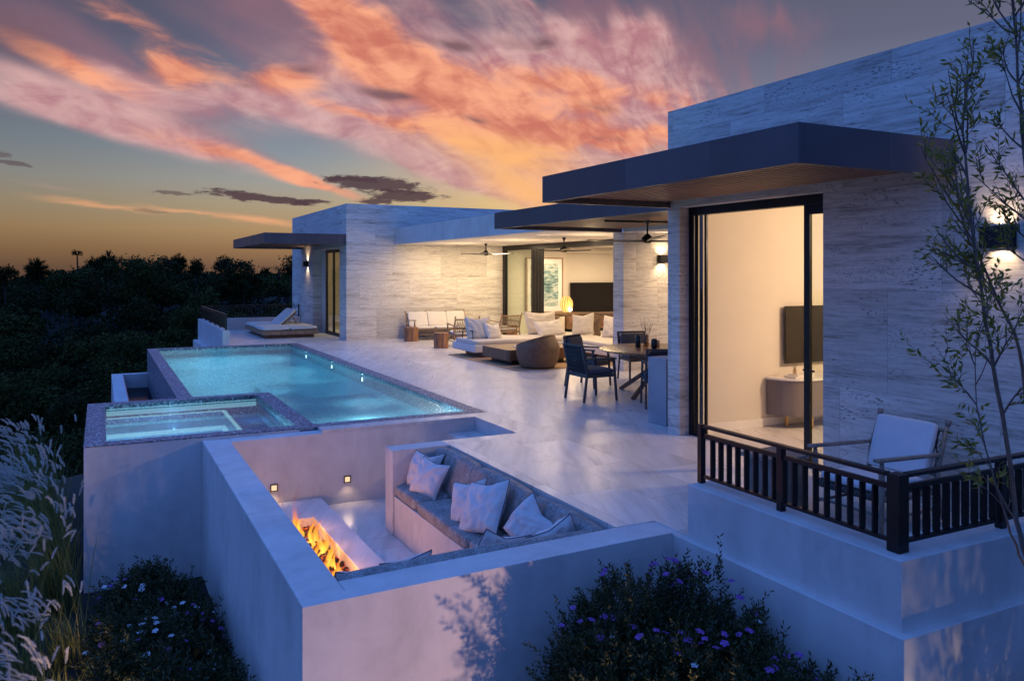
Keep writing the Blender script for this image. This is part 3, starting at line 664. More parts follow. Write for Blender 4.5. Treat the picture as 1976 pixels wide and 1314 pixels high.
# near sliding door
MY0, MY1 = 5.980, 6.055
d = hp('sliding_door', 'black_metal', [(6.45, 6.55, 5.67, 7.87, DT - .10, DT), (6.45, 6.55, 5.67, 7.87, 0.0, .035), (6.45, 6.48, 7.79, 7.868, .035, DT - .10)], bevel=.002)
for k in range(3):
    y = 7.775 - .052 * k; b = MB(); b.box(6.462 + .03 * k, 6.488 + .03 * k, y - .040, y - .004, .035, DT - .10); b.build('door_panel', MATS['black_metal'], d, bevel=.002)
b = MB()
b.box(6.46, 6.50, MY0, MY1, .035, DT - .10); b.box(6.462, 6.50, 5.671, MY0, DT - .20, DT - .10)
b.build('door_panel', MATS['black_metal'], d, bevel=.002)
b = MB(); b.box(6.41, 6.459, 6.0, 6.02, .985, 1.005); b.box(6.405, 6.418, 5.87, 6.02, .985, 1.005); b.build('handle', MATS['black_metal'], d, bevel=.003)
hp('glass_pane', 'door_glass', [(6.485, 6.493, 5.672, MY0, .035, DT - .20)], d)
hp('glass_pane', 'door_glass', [(6.470, 6.474, 7.63, 7.77, .035, DT - .10)], d)
# far wing door
yz = [23.85, 24.25, 25.35, 26.30]
d = hp('sliding_door', 'black_metal', [(6.55, 6.63, 23.852, 26.30, 2.60, 2.70), (6.55, 6.63, 23.852, 26.30, 0, .09)] + [(6.56, 6.62, y - .045, y + .045, .09, 2.60) for y in (24.35, 25.35, 26.25)])
hp('glass_pane', 'door_glass', [(6.585, 6.592, 24.395, 25.305, .09, 2.60)], d); hp('glass_pane', 'door_glass', [(6.60, 6.607, 25.395, 26.205, .09, 2.60)], d)
hp('reveal', 'wall_paint', [(Xb + .285, 6.64, 26.301, 27.19, 0, 2.70)])
# living room sliding door
Xd = 11.43
d = hp('sliding_door', 'black_metal', [(Xd, Xd + .16, 13.8, Yb - .005, 2.66, 2.812), (Xd, Xd + .16, 13.8, Yb - .005, 0.0, .03), (Xd, Xd + .10, 22.93, Yb - .005, .03, 2.66)])
for k in range(4): y = 21.20 - k * .165; b = MB(); b.box(Xd + .01 + k * .012, Xd + .05 + k * .012, y - .160, y, .03, 2.66); b.build('door_panel', MATS['black_metal'], d, bevel=.003)
hp('glass_pane', 'green_glass', [(Xd + .05, Xd + .06, 21.205, 22.93, .03, 2.66)], d)
# downlights of the covered terrace (real recessed fittings), then lamps without a fitting
for x, y in ((8.75, 15.6), (8.75, 18.6), (8.75, 21.6), (10.6, 15.6), (10.6, 18.6), (10.7, 21.7)):
    b = MB(); b.box(x - .16, x + .16, y - .02, y + .02, 2.806, 2.8145); o = b.build('downlight', MATS['downlight_lens'], house)
    lamp('downlight_and_fill', 'AREA', (x, y, 2.79), 30, (1, .74, .46), house, .45)
for x in (8.7, 9.9, 11.0): lamp('wall_wash', 'SPOT', (x, 21.7, 2.74), 34, (1, .74, .40), house, .06, (R(40), 0, 0), 125, 1.0)
for x, y in ((9.6, 15.0), (9.6, 18.6), (9.4, 21.4)): lamp('downlight_and_fill', 'POINT', (x, y, 2.2), 24, (1, .71, .39), house, .10)  # free-hanging points added to stand in for downlight bounce onto the ceiling
lamp('downlight_and_fill', 'POINT', (8.2, 10.4, 2.2), 9, (1, .72, .46), house, .10)
for x, y, p in ((13.2, 21.5, 62), (15.0, 21.5, 62), (13.5, 18, 50), (16, 17, 50), (13, 15, 34)): lamp('room_glow', 'AREA', (x, y, 2.78), p, (1, .74, .46), house, .6)
lamp('room_glow', 'SPOT', (12.9, 22.4, 2.78), 35, (1, .72, .42), house, .05, (R(22), 0, 0), 100, .9)
lamp('dining_glow', 'AREA', (11.2, 12.2, 2.76), 60, (1, .70, .42), house, .5); lamp('dining_glow', 'SPOT', (10.3, 12.6, 2.78), 45, (1, .70, .40), house, .05, (R(30), 0, 0), 120, .9)
lamp('bedroom_glow', 'POINT', (9.1, 5.12, 2.55), 320, (1, .70, .46), house, .07)
lamp('bedroom_glow', 'AREA', (8.6, 26, 2.8), 75, (1, .80, .50), house, .8); lamp('bedroom_glow', 'POINT', (7.2, 24.6, 2.3), 14, (1, .80, .50), house, .1)
# wall sconces
def sconce(x, y, z, facing, label, w=.16, h=.13, dp=.11, power=12):
    t = thing('wall_sconce', label, 'wall light', (x, y, z), 0, 'black up and down wall sconces')
    def bx(u0, u1, d0, d1, z0, z1):
        q = MB()
        if facing == '-x': q.box(x - d1, x - d0, y + u0, y + u1, z + z0, z + z1)
        else: q.box(x + u0, x + u1, y - d1, y - d0, z + z0, z + z1)
        return q
    q = bx(-w / 2, w / 2, .012, .018, -h / 2, h / 2)
    for a in ((-w / 2, -w / 2 + .008, .018, dp), (w / 2 - .008, w / 2, .018, dp), (-w / 2 + .008, w / 2 - .008, dp - .008, dp)):
        r = bx(*a, -h / 2, h / 2); q._add(r.v, r.f)
    q.build('housing', MATS['black_metal'], t)
    bx(-.02, .02, .0, .012, -.03, .03).build('mount', MATS['black_metal'], t)
    bx(-w / 2 + .01, w / 2 - .01, .02, dp - .01, -.012, .012).build('bulb', MATS['lamp_warm'], t)
    for s_, rx in ((1, R(180)), (-1, 0)):
        loc = (x - dp * .55, y, z + s_ * .03) if facing == '-x' else (x, y - dp * .55, z + s_ * .03)
        lamp('sconce_glow', 'SPOT', loc, power, (1, .74, .46), t, .02, (rx, 0, 0), 110, .7)
    return t
sconce(6.308, 3.90, 2.27, '-x', 'large black up and down sconce on the near wall behind the slender tree', .23, .17, .12, 11)
sconce(10.30, 13.443, 2.26, '-y', 'black box sconce on the dining alcove wall behind the big fan', .20, .16, .12, 22)
sconce(6.368, 28.0, 2.27, '-x', 'small black sconce beside the door of the far wing above the sunbed', .18, .18, .16, 16)
# ------------------------------------------------------------ furniture builders (local coordinates, front towards -y)
def L(b, name, m, parent, **k): return b.build(name, MATS[m] if isinstance(m, str) else m, parent, local=True, **k)
def lounge(name, label, cat, loc, rz, w=.72, seats=1, wood='teak', rope='rope_tan', cloth='white_fabric', group=None, cushions=True, bc=True):
    t = thing(name, label, cat, loc, rz, group)
    d = .70; hw = w / 2; fy, by = -.33, .30
    for sx in (-1, 1):
        b = MB(); b.tube([(sx * hw, fy, 0), (sx * hw, fy, .30), (sx * hw, fy, .42), (sx * hw, fy, .50), (sx * hw, fy, .575)], [.016, .021, .025, .024, .014], 10); L(b, 'leg', wood, t, smooth=True)
        b = MB(); b.tube([(sx * hw, by + .14, 0), (sx * hw, by + .03, .30), (sx * hw, by + .06, .50), (sx * hw, by + .17, .77)], [.017, .023, .023, .017], 10)
        b.tube([(sx * hw, by + .17, .765), (sx * hw, by + .178, .785), (sx * hw, by + .188, .815), (sx * hw, by + .19, .82)], [.012, .024, .024, .018], 10); L(b, 'leg', wood, t, smooth=True)
        b = MB(); b.bar((sx * hw, fy - .07, .592), (sx * hw, by + .07, .555), .055, .026, w1=.04); L(b, 'arm', wood, t, bevel=.008)
    b = MB()
    for y, z in ((fy, .30), (by + .02, .27)): b.tube([(-hw, y, z), (hw, y, z)], .02, 10)
    for sx in (-1, 1): b.tube([(sx * hw, fy, .30), (sx * hw, by + .02, .27)], .02, 10); b.tube([(sx * hw, fy, .14), (sx * hw, by + .09, .14)], .012, 8)
    b.tube([(-hw, by + .155, .74), (hw, by + .155, .74)], .016, 8); b.tube([(-hw, by + .05, .40), (hw, by + .05, .40)], .015, 8); b.tube([(-hw, fy, .17), (hw, fy, .17)], .011, 8)
    for i in range(1, seats):
        x = -hw + w * i / seats; b.tube([(x, by + .03, .27), (x, by + .17, .80)], .014, 8); b.tube([(x, by + .17, .79), (x, by + .185, .82)], .021, 8); b.tube([(x, fy, 0), (x, fy, .30)], .016, 8)
    L(b, 'frame', wood, t, smooth=True)
    b = MB(); n = int(w / .030)
    for i in range(n):
        x = -hw + .03 + (w - .06) * i / (n - 1)
        b.tube([(x, fy - .024, .30), (x, fy, .275), (x, 0, .250), (x, by, .265)], .0115, 5)
        b.tube([(x, fy - .024, .30), (x, fy - .006, .325), (x, 0, .292), (x, by, .29)], .0115, 5)
    L(b, 'woven_seat', rope, t, smooth=True)
    b = MB(); n = int(w / .024)
    for i in range(n):
        x = -hw + .03 + (w - .06) * i / (n - 1); o = .018 * (1 if i % 2 else -1)
        b.tube([(x, by + .062, .40), (x + o, by + .10, .52), (x - o, by + .13, .64), (x, by + .165, .745)], .0085, 4)
    L(b, 'woven_back', rope, t, smooth=True)
    if cushions:
        for i in range(seats):
            cw = (w - .07) / seats; x = -hw + .035 + cw * (i + .5)
            b = MB(); b.superq(cw - .01, .64, .10, (x, -.04, .355), .22, M=Euler((R(-3), 0, 0)).to_matrix(), wr=.006, seed=i); L(b, 'seat_cushion', cloth, t, smooth=True)
            if bc:
                b = MB(); b.superq(cw - .01, .44, .085, (x, by + .035, .585), .13, M=Euler((R(71), 0, 0)).to_matrix(), wr=.010, seed=i + 5); L(b, 'back_cushion', cloth, t, smooth=True)
    return t
def pillow(name, label, loc, rot, w=.5, h=.5, th=.16, m='pillow_linen', group=None, seed=0, piping=None, part_of=None, cat='pillow'):
    b = MB(); N = 26; rn = random.Random(seed)
    a1, a2 = rn.uniform(0, 6), rn.uniform(0, 6); slump = rn.uniform(.03, .065)
    def f(u, v, s):
        U = 2 * u - 1; V = 2 * v - 1
        x = U * w / 2 * (1 - .075 * (1 - V * V) * abs(U)) * (1 - .03 * V * V * U * U); y = V * h / 2 * (1 - .075 * (1 - U * U) * abs(V)) * (1 - .03 * V * V * U * U)
        t = th / 2 * ((1 - U * U) * (1 - V * V)) ** .42 if abs(U) < 1 and abs(V) < 1 else 0
        q = Vector((U * 2.1 + seed * 3.1, V * 2.1, s * 2.0)); t *= 1 + .22 * mnoise.noise(q)
        e = (1 - U * U) * (1 - V * V)
        t += .014 * mnoise.noise(q * 2.6) * min(1, e * 5)
        r_ = math.hypot(U, V); ang = math.atan2(V, U)
        t += .010 * math.sin(ang * 7 + a1 + 2 * mnoise.noise(q)) * min(1, e * 3) * max(0, r_ - .45) * 2
        y -= slump * (1 - abs(U)) * (V + 1) * .5; x += slump * .4 * math.sin(a2 + V * 2)
        return Vector((x, y, t * s))
    for s in (1, -1):
        k = len(b.v)
        vs = [f(i / N, j / N, s) for j in range(N + 1) for i in range(N + 1)]
        fs = [(j * (N + 1) + i, j * (N + 1) + i + 1, (j + 1) * (N + 1) + i + 1, (j + 1) * (N + 1) + i) for j in range(N) for i in range(N)]
        if s < 0: fs = [q[::-1] for q in fs]
        b._add(vs, fs)
    o = b.build(name, MATS[m], None, smooth=True)
    ed = [f(i / N, 0, 1) for i in range(N + 1)] + [f(1, i / N, 1) for i in range(1, N + 1)] + [f(1 - i / N, 1, 1) for i in range(1, N + 1)] + [f(0, 1 - i / N, 1) for i in range(1, N + 1)]
    p = MB(); p.tube(ed, .0045, 6, cap=False); po = p.build('piping', MATS[piping or m], None, smooth=True); po.parent = o
    o.location = loc; o.rotation_euler = tuple(R(a) for a in rot)
    return tag(o, label, cat, group)
# ---- sunken lounge cushions
SG = 'grey cushions of the sunken bench'
def box_cushion(name, label, c, w, d, h, rot=(0, 0, 0), seed=0, m='sofa_grey', e=.16):
    b = MB(); b.superq(w, d, h, (0, 0, 0), e, 40, 18, wr=.010, seed=seed)
    o = b.build(name, MATS[m], None, smooth=True); o.location = c; o.rotation_euler = tuple(R(a) for a in rot)
    return tag(o, label, 'cushion', SG)
box_cushion('seat_cushion', 'dark grey seat cushion against the plaster end wall of the sunken bench', (3.24, 8.32, -.445), .63, .67, .15, seed=1)
box_cushion('seat_cushion', 'long dark grey seat cushion in the middle of the sunken bench', (3.24, 7.32, -.455), .63, 1.32, .15, seed=2)
box_cushion('seat_cushion', 'dark grey seat cushion in the near corner of the sunken bench', (3.24, 6.0, -.455), .63, 1.30, .15, seed=3)
box_cushion('seat_cushion', 'dark grey seat cushion along the front wall of the sunken lounge', (2.16, 5.63, -.455), 1.5, .62, .15, seed=4)
box_cushion('back_cushion', 'grey back cushion beside the end wall, partly behind two pillows', (3.45, 8.12, -.215), .20, 1.04, .48, (0, 17, 0), 5, e=.11)
box_cushion('back_cushion', 'grey back cushion at the middle of the sunken bench back', (3.45, 7.02, -.215), .20, 1.18, .48, (0, 17, 0), 6, e=.11)
box_cushion('back_cushion', 'grey back cushion at the near end of the sunken bench back, behind a cream pillow', (3.45, 5.86, -.215), .20, 1.12, .48, (0, 17, 0), 7, e=.11)
box_cushion('back_cushion', 'long grey back cushion whose top shows along the front wall of the sunken lounge', (2.50, 5.355, -.235), 2.19, .15, .47, (3, 0, 0), 8, e=.07)
pg = 'pale linen pillows in the sunken lounge'
def lp_(label, loc, rot, w=.46, seed=0, th=.16): return pillow('throw_pillow', label, loc, rot, w, w, th, 'pillow_linen', pg, seed, 'blue_fabric')
lp_('pale pillow leaning in the far corner by the plaster end wall', (3.22, 8.44, -.20), (68, 0, -58), .42, 1)
lp_('pale pillow in front of another one near the plaster end wall', (3.16, 8.16, -.225), (64, 6, -66), .42, 2)
lp_('pale pillow on the long middle seat cushion, the left one of the pair', (3.16, 7.12, -.21), (62, -14, -64), .44, 3)
lp_('large pale pillow on the middle seat cushion, the right one of the pair', (3.17, 6.80, -.18), (60, -12, -68), .52, 4)
lp_('pale pillow leaning on the near grey back cushion with one corner pointing up', (3.27, 6.05, -.17), (64, 34, -72), .42, 5)
lp_('pale pillow seen from behind in the near corner, leaning on the front back cushion', (3.22, 5.60, -.18), (70, 20, 176), .44, 6)
lp_('pale pillow seen from behind left of the near corner, leaning on the front back cushion', (2.74, 5.60, -.19), (70, -16, 186), .44, 7)
lp_('pale pillow whose piped top edge just shows above the front wall near the fire', (1.98, 5.60, -.235), (68, 4, 184), .42, 8)
lp_('pale pillow in the left front corner of the sunken lounge, barely above the wall', (1.62, 5.60, -.25), (60, -4, 176), .40, 9)
# ---- balcony chair and stump
lounge('armchair', 'weathered teak armchair with white cushions on the balcony behind the black railing', 'armchair', (5.52, 4.44, 0), R(-90 + 2), .61, wood='grey_teak', rope='rope_grey', cloth='balcony_fabric')
def stump(label, loc, r=.17, h=.40, rz=0.0, m='stump_wood', name='side_table'):
    t = thing(name, label, 'side table', loc, rz, 'wooden log side tables')
    b = MB(); n = 20; rr = [r * (1 + .10 * mnoise.noise(Vector((math.cos(2 * math.pi * k / n) * 1.4 + loc[0], math.sin(2 * math.pi * k / n) * 1.4, loc[1])))) * (.86 if k in (5, 14) else 1) for k in range(n)]
    b.prism([(rr[k] * math.cos(2 * math.pi * k / n), rr[k] * math.sin(2 * math.pi * k / n)) for k in range(n)], 0, h); L(b, 'block', m, t, bevel=.008)
    return t
b = thing('side_table', 'dark slatted square side table left of the balcony armchair', 'side table', (5.12, 5.12, 0), R(4))
q = MB()
for k in range(7): q.box(-.20 + k * .058, -.152 + k * .058, -.20, .20, .42, .455)
L(q, 'table_top', 'grey_teak', b, bevel=.003)
q = MB(); q.box(-.17, .17, -.17, .17, .02, .418); L(q, 'base', 'grey_teak', b, bevel=.004)
# ---- living terrace seating
lounge('bench', 'long three seat teak bench with white cushions against the travertine wall', 'bench', (9.05, 22.42, 0), 0, 1.9, 3)
lounge('armchair', 'teak armchair with woven rope back seen from behind, left of the white sofa', 'armchair', (8.72, 20.05, 0), R(172), .66, group='teak rope armchairs facing the bench', bc=False)
lounge('armchair', 'teak armchair with woven rope back seen from behind, beside the glass door', 'armchair', (10.45, 21.05, 0), R(184), .66, group='teak rope armchairs facing the bench', bc=False)
stump('round log side table at the left end of the three seat bench', (7.98, 22.05, 0), .20, .40)
stump('round log side table standing alone left of the rope armchair', (7.98, 19.75, 0), .19, .40)
stump('round log side table between the rope armchair and the glass door', (11.15, 21.9, 0), .17, .38)
rug = MB(); rug.box(7.45, 11.2, 14.42, 18.0, .0005, .012); o = rug.build('rug', MATS['rug_wool'], None, bevel=.004); tag(o, 'large flat tan rug under the coffee table and the wicker tub chair', 'rug')
# sofa
so = thing('sofa', 'low white L shaped sofa on dark plinths', 'sofa', (9.5, 17.3, .012))
b = MB(); b.box(7.95, 8.6, 17.1, 18.1, .012, .13); b.box(9.2, 11.0, 17.1, 18.1, .012, .13); b.box(10.2, 11.0, 14.9, 17.0, .012, .13); b.build('plinth', MATS['dark_oak'], so)
b = MB(); b.box(7.66, 11.2, 16.92, 18.25, .13, .31); b.box(9.98, 11.2, 14.72, 16.918, .13, .31); b.build('base', MATS['white_fabric'], so, bevel=.025, seg=3)
for c, w_, d_ in (((8.53, 17.55, .355), 1.7, 1.24), ((10.25, 17.55, .355), 1.72, 1.24), ((10.6, 15.8, .355), 1.16, 2.1)):
    b = MB(); b.superq(w_, d_, .14, c, .14, 40, 16, wr=.008, seed=int(c[0] * 3)); b.build('seat_cushion', MATS['cream_fabric'], so, smooth=True)
b = MB(); b.box(10.02, 11.1, 14.74, 14.80, .315, .60); b.build('woven_end_panel', MATS['rope_grey'], so, bevel=.01)
b = MB(); b.tube([(7.78, 17.25, .30), (7.80, 17.35, .62)], .012, 6); b.tube([(7.80, 17.95, .30), (7.82, 17.95, .64)], .012, 6); b.tube([(7.80, 17.35, .6), (7.82, 17.95, .62)], .012, 6); b.build('back_rest_frame', MATS['black_metal'], so)
SP = 'cream pillows on the white sofa'
def sp_(label, loc, rot, w, h, seed, m='cream_fabric'): return pillow('sofa_pillow', label, loc, rot, w, h, .20, m, SP, seed)
sp_('big square cream pillow at the left end of the white sofa', (8.02, 17.5, .66), (72, 0, -22), .62, .58, 11)
sp_('small plump cream pillow in front of the big one at the sofa left end', (8.34, 17.35, .58), (66, 6, 14), .46, .42, 12, 'white_fabric')
sp_('wide cream back pillow below the black door stack', (10.02, 18.0, .70), (74, 0, 0), .92, .62, 13)
sp_('oblong cream pillow in front of the wide back pillow', (10.0, 17.55, .60), (62, -4, 4), .82, .44, 14, 'white_fabric')
sp_('square cream pillow standing right of the driftwood post', (10.82, 17.3, .68), (76, -6, -34), .56, .56, 15)
sp_('cream pillow at the right of the sofa partly behind the stone pier', (11.0, 16.1, .68), (74, 0, -70), .8, .56, 16)
sp_('wide cream pillow lying over the dark woven end panel', (10.62, 14.98, .60), (72, 0, 0), .92, .46, 17)
# driftwood behind the sofa
t = thing('driftwood_console', 'rugged driftwood console table standing behind the white sofa', 'console table', (11.4, 18.7, 0))
b = MB()
b.tube([(10.32, 18.95, .86), (10.6, 18.9, .83), (11.3, 18.8, .85), (12.4, 18.6, .83), (13.2, 18.5, .86)], [.05, .065, .055, .06, .045], 9); b.build('top_log', MATS['driftwood'], t, smooth=True)
for x, y in ((10.9, 18.9), (12.05, 18.6)):
    b = MB(); b.tube([(x - .04, y, 0), (x + .03, y, .3), (x - .03, y + .02, .55), (x + .02, y, .83)], [.12, .11, .14, .16], 9); b.build('leg', MATS['driftwood'], t, smooth=True)
# lantern
t = thing('lantern', 'glowing amber wicker lantern on the driftwood console', 'lantern', (11.25, 18.83, .90))
b = MB(); b.lathe([(.02, 0), (.11, .03), (.165, .12), (.18, .22), (.165, .32), (.11, .40), (.07, .43)], 20, (11.25, 18.83, .90))
def lant(g, b_, out):
    p = g.pos(); x, y, z = g.sep(p); a = g.mul(g.m('ARCTAN2', g.m('SUBTRACT', y, 18.83), g.m('SUBTRACT', x, 11.25)), 14.0)
    f = g.map(g.m('SINE', a), -.2, .5, .25, 1.0); h = g.map(z, .92, 1.28, 1.25, .5)
    return {'Base Color': (.5, .3, .08), 'Emission Color': (1, .62, .16), 'Emission Strength': g.mul(g.mul(f, h), 1.35)}
b.build('shade', mat('lantern_shade', lant), t, smooth=True)
b = MB(); b.lathe([(.0, 0), (.05, .02), (.055, .07), (.0, .11)], 12, (11.25, 18.64, .93)); b.build('bulb', MATS['lamp_warm'], t, smooth=True)
lamp('lantern_glow', 'POINT', (11.25, 18.55, 1.05), 8, (1, .62, .22), t, .12)
# coffee table, tray
t = thing('coffee_table', 'chunky dark wood block coffee table on the tan rug', 'coffee table', (8.6, 16.2, .012))
b = MB(); b.prism([(7.66, 15.30), (7.72, 15.24), (9.26, 15.24), (9.32, 15.30), (9.32, 16.5), (9.26, 16.56), (7.72, 16.56), (7.66, 16.5)], .11, .34); b.build('top_block', MATS['dark_oak'], t, bevel=.008)
b = MB(); b.box(7.84, 9.14, 15.42, 16.4, .013, .11); b.build('plinth', MATS['black_ceramic'], t)
t = thing('tray', 'small white tray with two glass cups on the coffee table', 'tray', (8.35, 15.75, .341))
b = MB(); b.box(8.12, 8.55, 15.6, 15.9, .341, .358); b.build('tray_plate', MATS['white_marble'], t, bevel=.004)
for x, y in ((8.28, 15.72), (8.44, 15.8)):
    b = MB(); b.lathe([(.035, 0), (.04, .10), (.034, .10), (.03, .01)], 14, (x, y, .358)); b.build('cup', MATS['vase_glass'], t, smooth=True)
t = thing('book', 'thick pale book lying on the coffee table behind the tray', 'book', (8.85, 15.9, .341)); b = MB(); b.box(8.7, 9.0, 15.8, 16.05, .341, .375); b.build('pages', MATS['book_paper'], t, bevel=.003)
# egg chair
t = thing('tub_chair', 'round woven brown wicker tub chair with its high back towards the dining chairs', 'armchair', (8.12, 14.75, 0), R(0))
def egg(rs, zt):
    b = MB(); n = 56; m_ = 22; vs = []
    for j in range(m_ + 1):
        s = j / m_
        for i in range(n):
            a = 2 * math.pi * i / n; top = .555 + .125 * math.cos(a - R(-70))
            z = .03 + (top - .03) * s; r = .33 + .125 * math.sin(min(1, z / .68) * math.pi * .86) ** .75 - .06 * max(0, z - .45) / .25
            vs.append(((r - rs) * math.cos(a), (r - rs) * math.sin(a), z))
    return vs, n, m_
b = MB(); vo, n, m_ = egg(0, 0); vi, _, _ = egg(.035, 0)
b._add(vo, [(j * n + i, j * n + (i + 1) % n, (j + 1) * n + (i + 1) % n, (j + 1) * n + i) for j in range(m_) for i in range(n)] + [tuple(range(n))[::-1]])
b._add(vi, [((j + 1) * n + i, (j + 1) * n + (i + 1) % n, j * n + (i + 1) % n, j * n + i) for j in range(m_) for i in range(n)])
L(b, 'woven_shell', 'wicker', t, smooth=True)
b = MB(); top = [((Vector(vo[m_ * n + i]) + Vector(vi[m_ * n + i])) / 2) for i in range(n)] ; b.tube(top + top[:2], .024, 8, cap=False); L(b, 'rolled_rim', 'wicker', t, smooth=True)
b = MB(); b.superq(.66, .66, .14, (-.02, 0, .32), .8, 28, 12); L(b, 'seat_cushion', 'cream_fabric', t, smooth=True)
# dining
t = thing('dining_table', 'round dark walnut dining table on crossed angled legs', 'table', (8.17, 10.68, 0))
b = MB(); b.lathe([(.96, -.028), (1.0, -.012), (1.003, 0), (.99, .0045)], 64, (0, 0, .74)); L(b, 'table_top', 'walnut_top', t, smooth=35)
for a in (200, 20, 110, 290):
    b = MB(); ca, sa = math.cos(R(a)), math.sin(R(a)); b.bar((ca * .80, sa * .80, .004), (-ca * .28, -sa * .28, .708), .065, .05, up=(-sa, ca, 0)); L(b, 'leg', 'dark_oak', t, bevel=.006)
def dining_chair(label, loc, rz):
    t = thing('dining_chair', label, 'chair', loc, rz, 'dark dining chairs round the walnut table'); w = .27
    for sx in (-1, 1):
        b = MB(); b.bar((sx * (w + .02), -.29, 0), (sx * w, -.25, .64), .028, .034, up=(0, 1, 0), w1=.034, h1=.04); L(b, 'leg', 'rope_grey', t, bevel=.005)
        b = MB(); b.bar((sx * (w + .01), .30, 0), (sx * w, .235, .44), .028, .036, up=(0, 1, 0)); b.bar((sx * w, .235, .44), (sx * w, .33, .865), .03, .032, up=(0, 1, 0)); L(b, 'leg', 'rope_grey', t, bevel=.005)
        b = MB(); b.bar((sx * (w + .005), -.29, .655), (sx * w, .29, .655), .05, .026, w1=.03); L(b, 'arm', 'rope_grey', t, bevel=.007)
    b = MB(); b.box(-w, w, -.27, -.24, .37, .42); b.box(-w, w, .21, .24, .37, .42); b.box(-w, -w + .03, -.24, .21, .37, .42); b.box(w - .03, w, -.24, .21, .37, .42); L(b, 'frame', 'rope_grey', t); b = MB(); b.tube([(-w, .33, .865), (w, .33, .865)], .016, 8); L(b, 'back_rail', 'rope_grey', t)
    b = MB()
    for i in range(26): x = -w + .02 + (2 * w - .04) * i / 25; b.tube([(x, .255, .44), (x + .006 * (-1) ** i, .29, .65), (x, .33, .86)], .0075, 4)
    for i in range(5): z = .50 + i * .07; b.tube([(-w, .27 + (z - .5) * .17, z), (w, .27 + (z - .5) * .17, z)], .006, 4)
    L(b, 'woven_back', 'rope_dark', t, smooth=True)
    b = MB(); b.superq(.52, .54, .10, (0, -.02, .455), .22, wr=.008, seed=int(loc[0] * 7)); L(b, 'seat_cushion', 'blue_fabric', t, smooth=True)
    b = MB(); b.superq(.48, .38, .085, (0, .245, .655), .22, M=Euler((R(80), 0, 0)).to_matrix(), wr=.006, seed=3); L(b, 'back_cushion', 'blue_fabric', t, smooth=True)
    return t
dining_chair('dark dining chair standing in full view at the left side of the walnut table', (6.86, 10.74, 0), R(90))
dining_chair('dark dining chair seen from behind, half hidden by the concrete counter', (7.46, 9.70, 0), R(150))
dining_chair('dark dining chair on the far side of the table against the lit stone wall', (8.86, 12.25, 0), R(-12))
dining_chair('dark dining chair behind the left edge of the walnut table', (7.62, 12.02, 0), R(28))
t = thing('counter', 'plain concrete block counter standing against the near stone pier', 'counter', (6.9, 8.6, 0)); b = MB(); b.box(6.50, 8.6, 8.38, 8.77, .002, .87); b.build('body', MATS['concrete'], t, bevel=.006)
VG = 'vases on the dining table'
def vase(label, x, y, prof, m, br=False):
    t = thing('vase', label, 'vase', (x, y, .745), 0, VG); b = MB(); b.lathe(prof, 22, (x, y, .7455)); b.build('body', MATS[m], t, smooth=45)
    if br:
        rn = random.Random(5); b = MB()
        for i in range(9):
            a = rn.uniform(0, 6.28); s = rn.uniform(.05, .16); h = rn.uniform(.38, .55); p = [(x, y, .76)]
            for k in range(1, 6): tt = k / 5; p.append((x + math.cos(a) * s * tt ** 1.5 + rn.uniform(-.012, .012), y + math.sin(a) * s * tt ** 1.5 + rn.uniform(-.012, .012), .76 + h * tt))
            b.tube(p, [.0035, .003, .0028, .0022, .0018, .001], 4)
            q = Vector(p[3]); b.tube([q, q + Vector((rn.uniform(-.05, .05), rn.uniform(-.05, .05), .10))], [.002, .001], 4)
        b.build('branches', MATS['branch_brown'], t)
vase('tall black bottle vase on the dining table', 7.93, 10.97, [(.04, 0), (.045, .01), (.045, .185), (.035, .205), (.025, .21)], 'black_ceramic')
vase('smoked glass vase holding bare twigs on the dining table', 7.99, 10.83, [(.035, 0), (.05, .02), (.048, .14), (.034, .19), (.036, .215), (.032, .215), (.03, .02)], 'vase_glass', True)
vase('squat black vase right of the vase with twigs', 8.03, 10.66, [(.035, 0), (.052, .03), (.055, .12), (.04, .155), (.038, .165)], 'black_ceramic')
vase('small clear tumbler vase, the rightmost on the dining table', 8.16, 10.76, [(.045, 0), (.045, .13), (.041, .13), (.04, .01)], 'vase_glass')
# ---- near bedroom
t = thing('console', 'rounded taupe console with white marble top on short brass legs inside the near room', 'cabinet', (8.4, 7.62, 0))
def capsule(x0, x1, y0, y1, n=14):
    r = (y1 - y0) * .98; pts = []
    for k in range(n + 1): a = R(180) + R(90) * k / n; pts.append((x0 + r + r * math.cos(a), y1 + (y1 - y0) * math.sin(a)))
    for k in range(n + 1): a = R(270) + R(90) * k / n; pts.append((x1 - r + r * math.cos(a), y1 + (y1 - y0) * math.sin(a)))
    return pts
b = MB(); b.prism(capsule(7.68, 9.8, 7.40, 7.818), .16, .615); b.build('body', MATS['console_lacquer'], t)
b = MB(); b.prism(capsule(7.66, 9.82, 7.38, 7.818), .616, .64); b.build('marble_top', MATS['white_marble'], t)
for x, y in ((7.96, 7.75), (8.10, 7.46), (9.2, 7.46), (9.4, 7.75)):
    b = MB(); b.box(x - .016, x + .016, y - .016, y + .016, .003, .16); b.build('leg', MATS['brass'], t)
t = thing('television', 'slim black television on the wall above the rounded console', 'television', (8.6, 7.83, 1.1)); b = MB(); b.box(7.96, 9.43, 7.76, 7.79, .80, 1.55); b.build('screen', MATS['screen'], t, bevel=.003); b = MB(); b.box(8.2, 8.8, 7.79, 7.838, .95, 1.35); b.build('mount', MATS['black_metal'], t)
t = thing('book', 'two pale books stacked on the marble top inside the near room', 'books', (8.0, 7.6, .641)); b = MB(); b.box(7.86, 8.20, 7.50, 7.70, .641, .662); b.build('pages', MATS['book_paper'], t, bevel=.002); b = MB(); b.box(7.92, 8.22, 7.52, 7.69, .6625, .680); b.build('pages', MATS['white_marble'], t, bevel=.002)
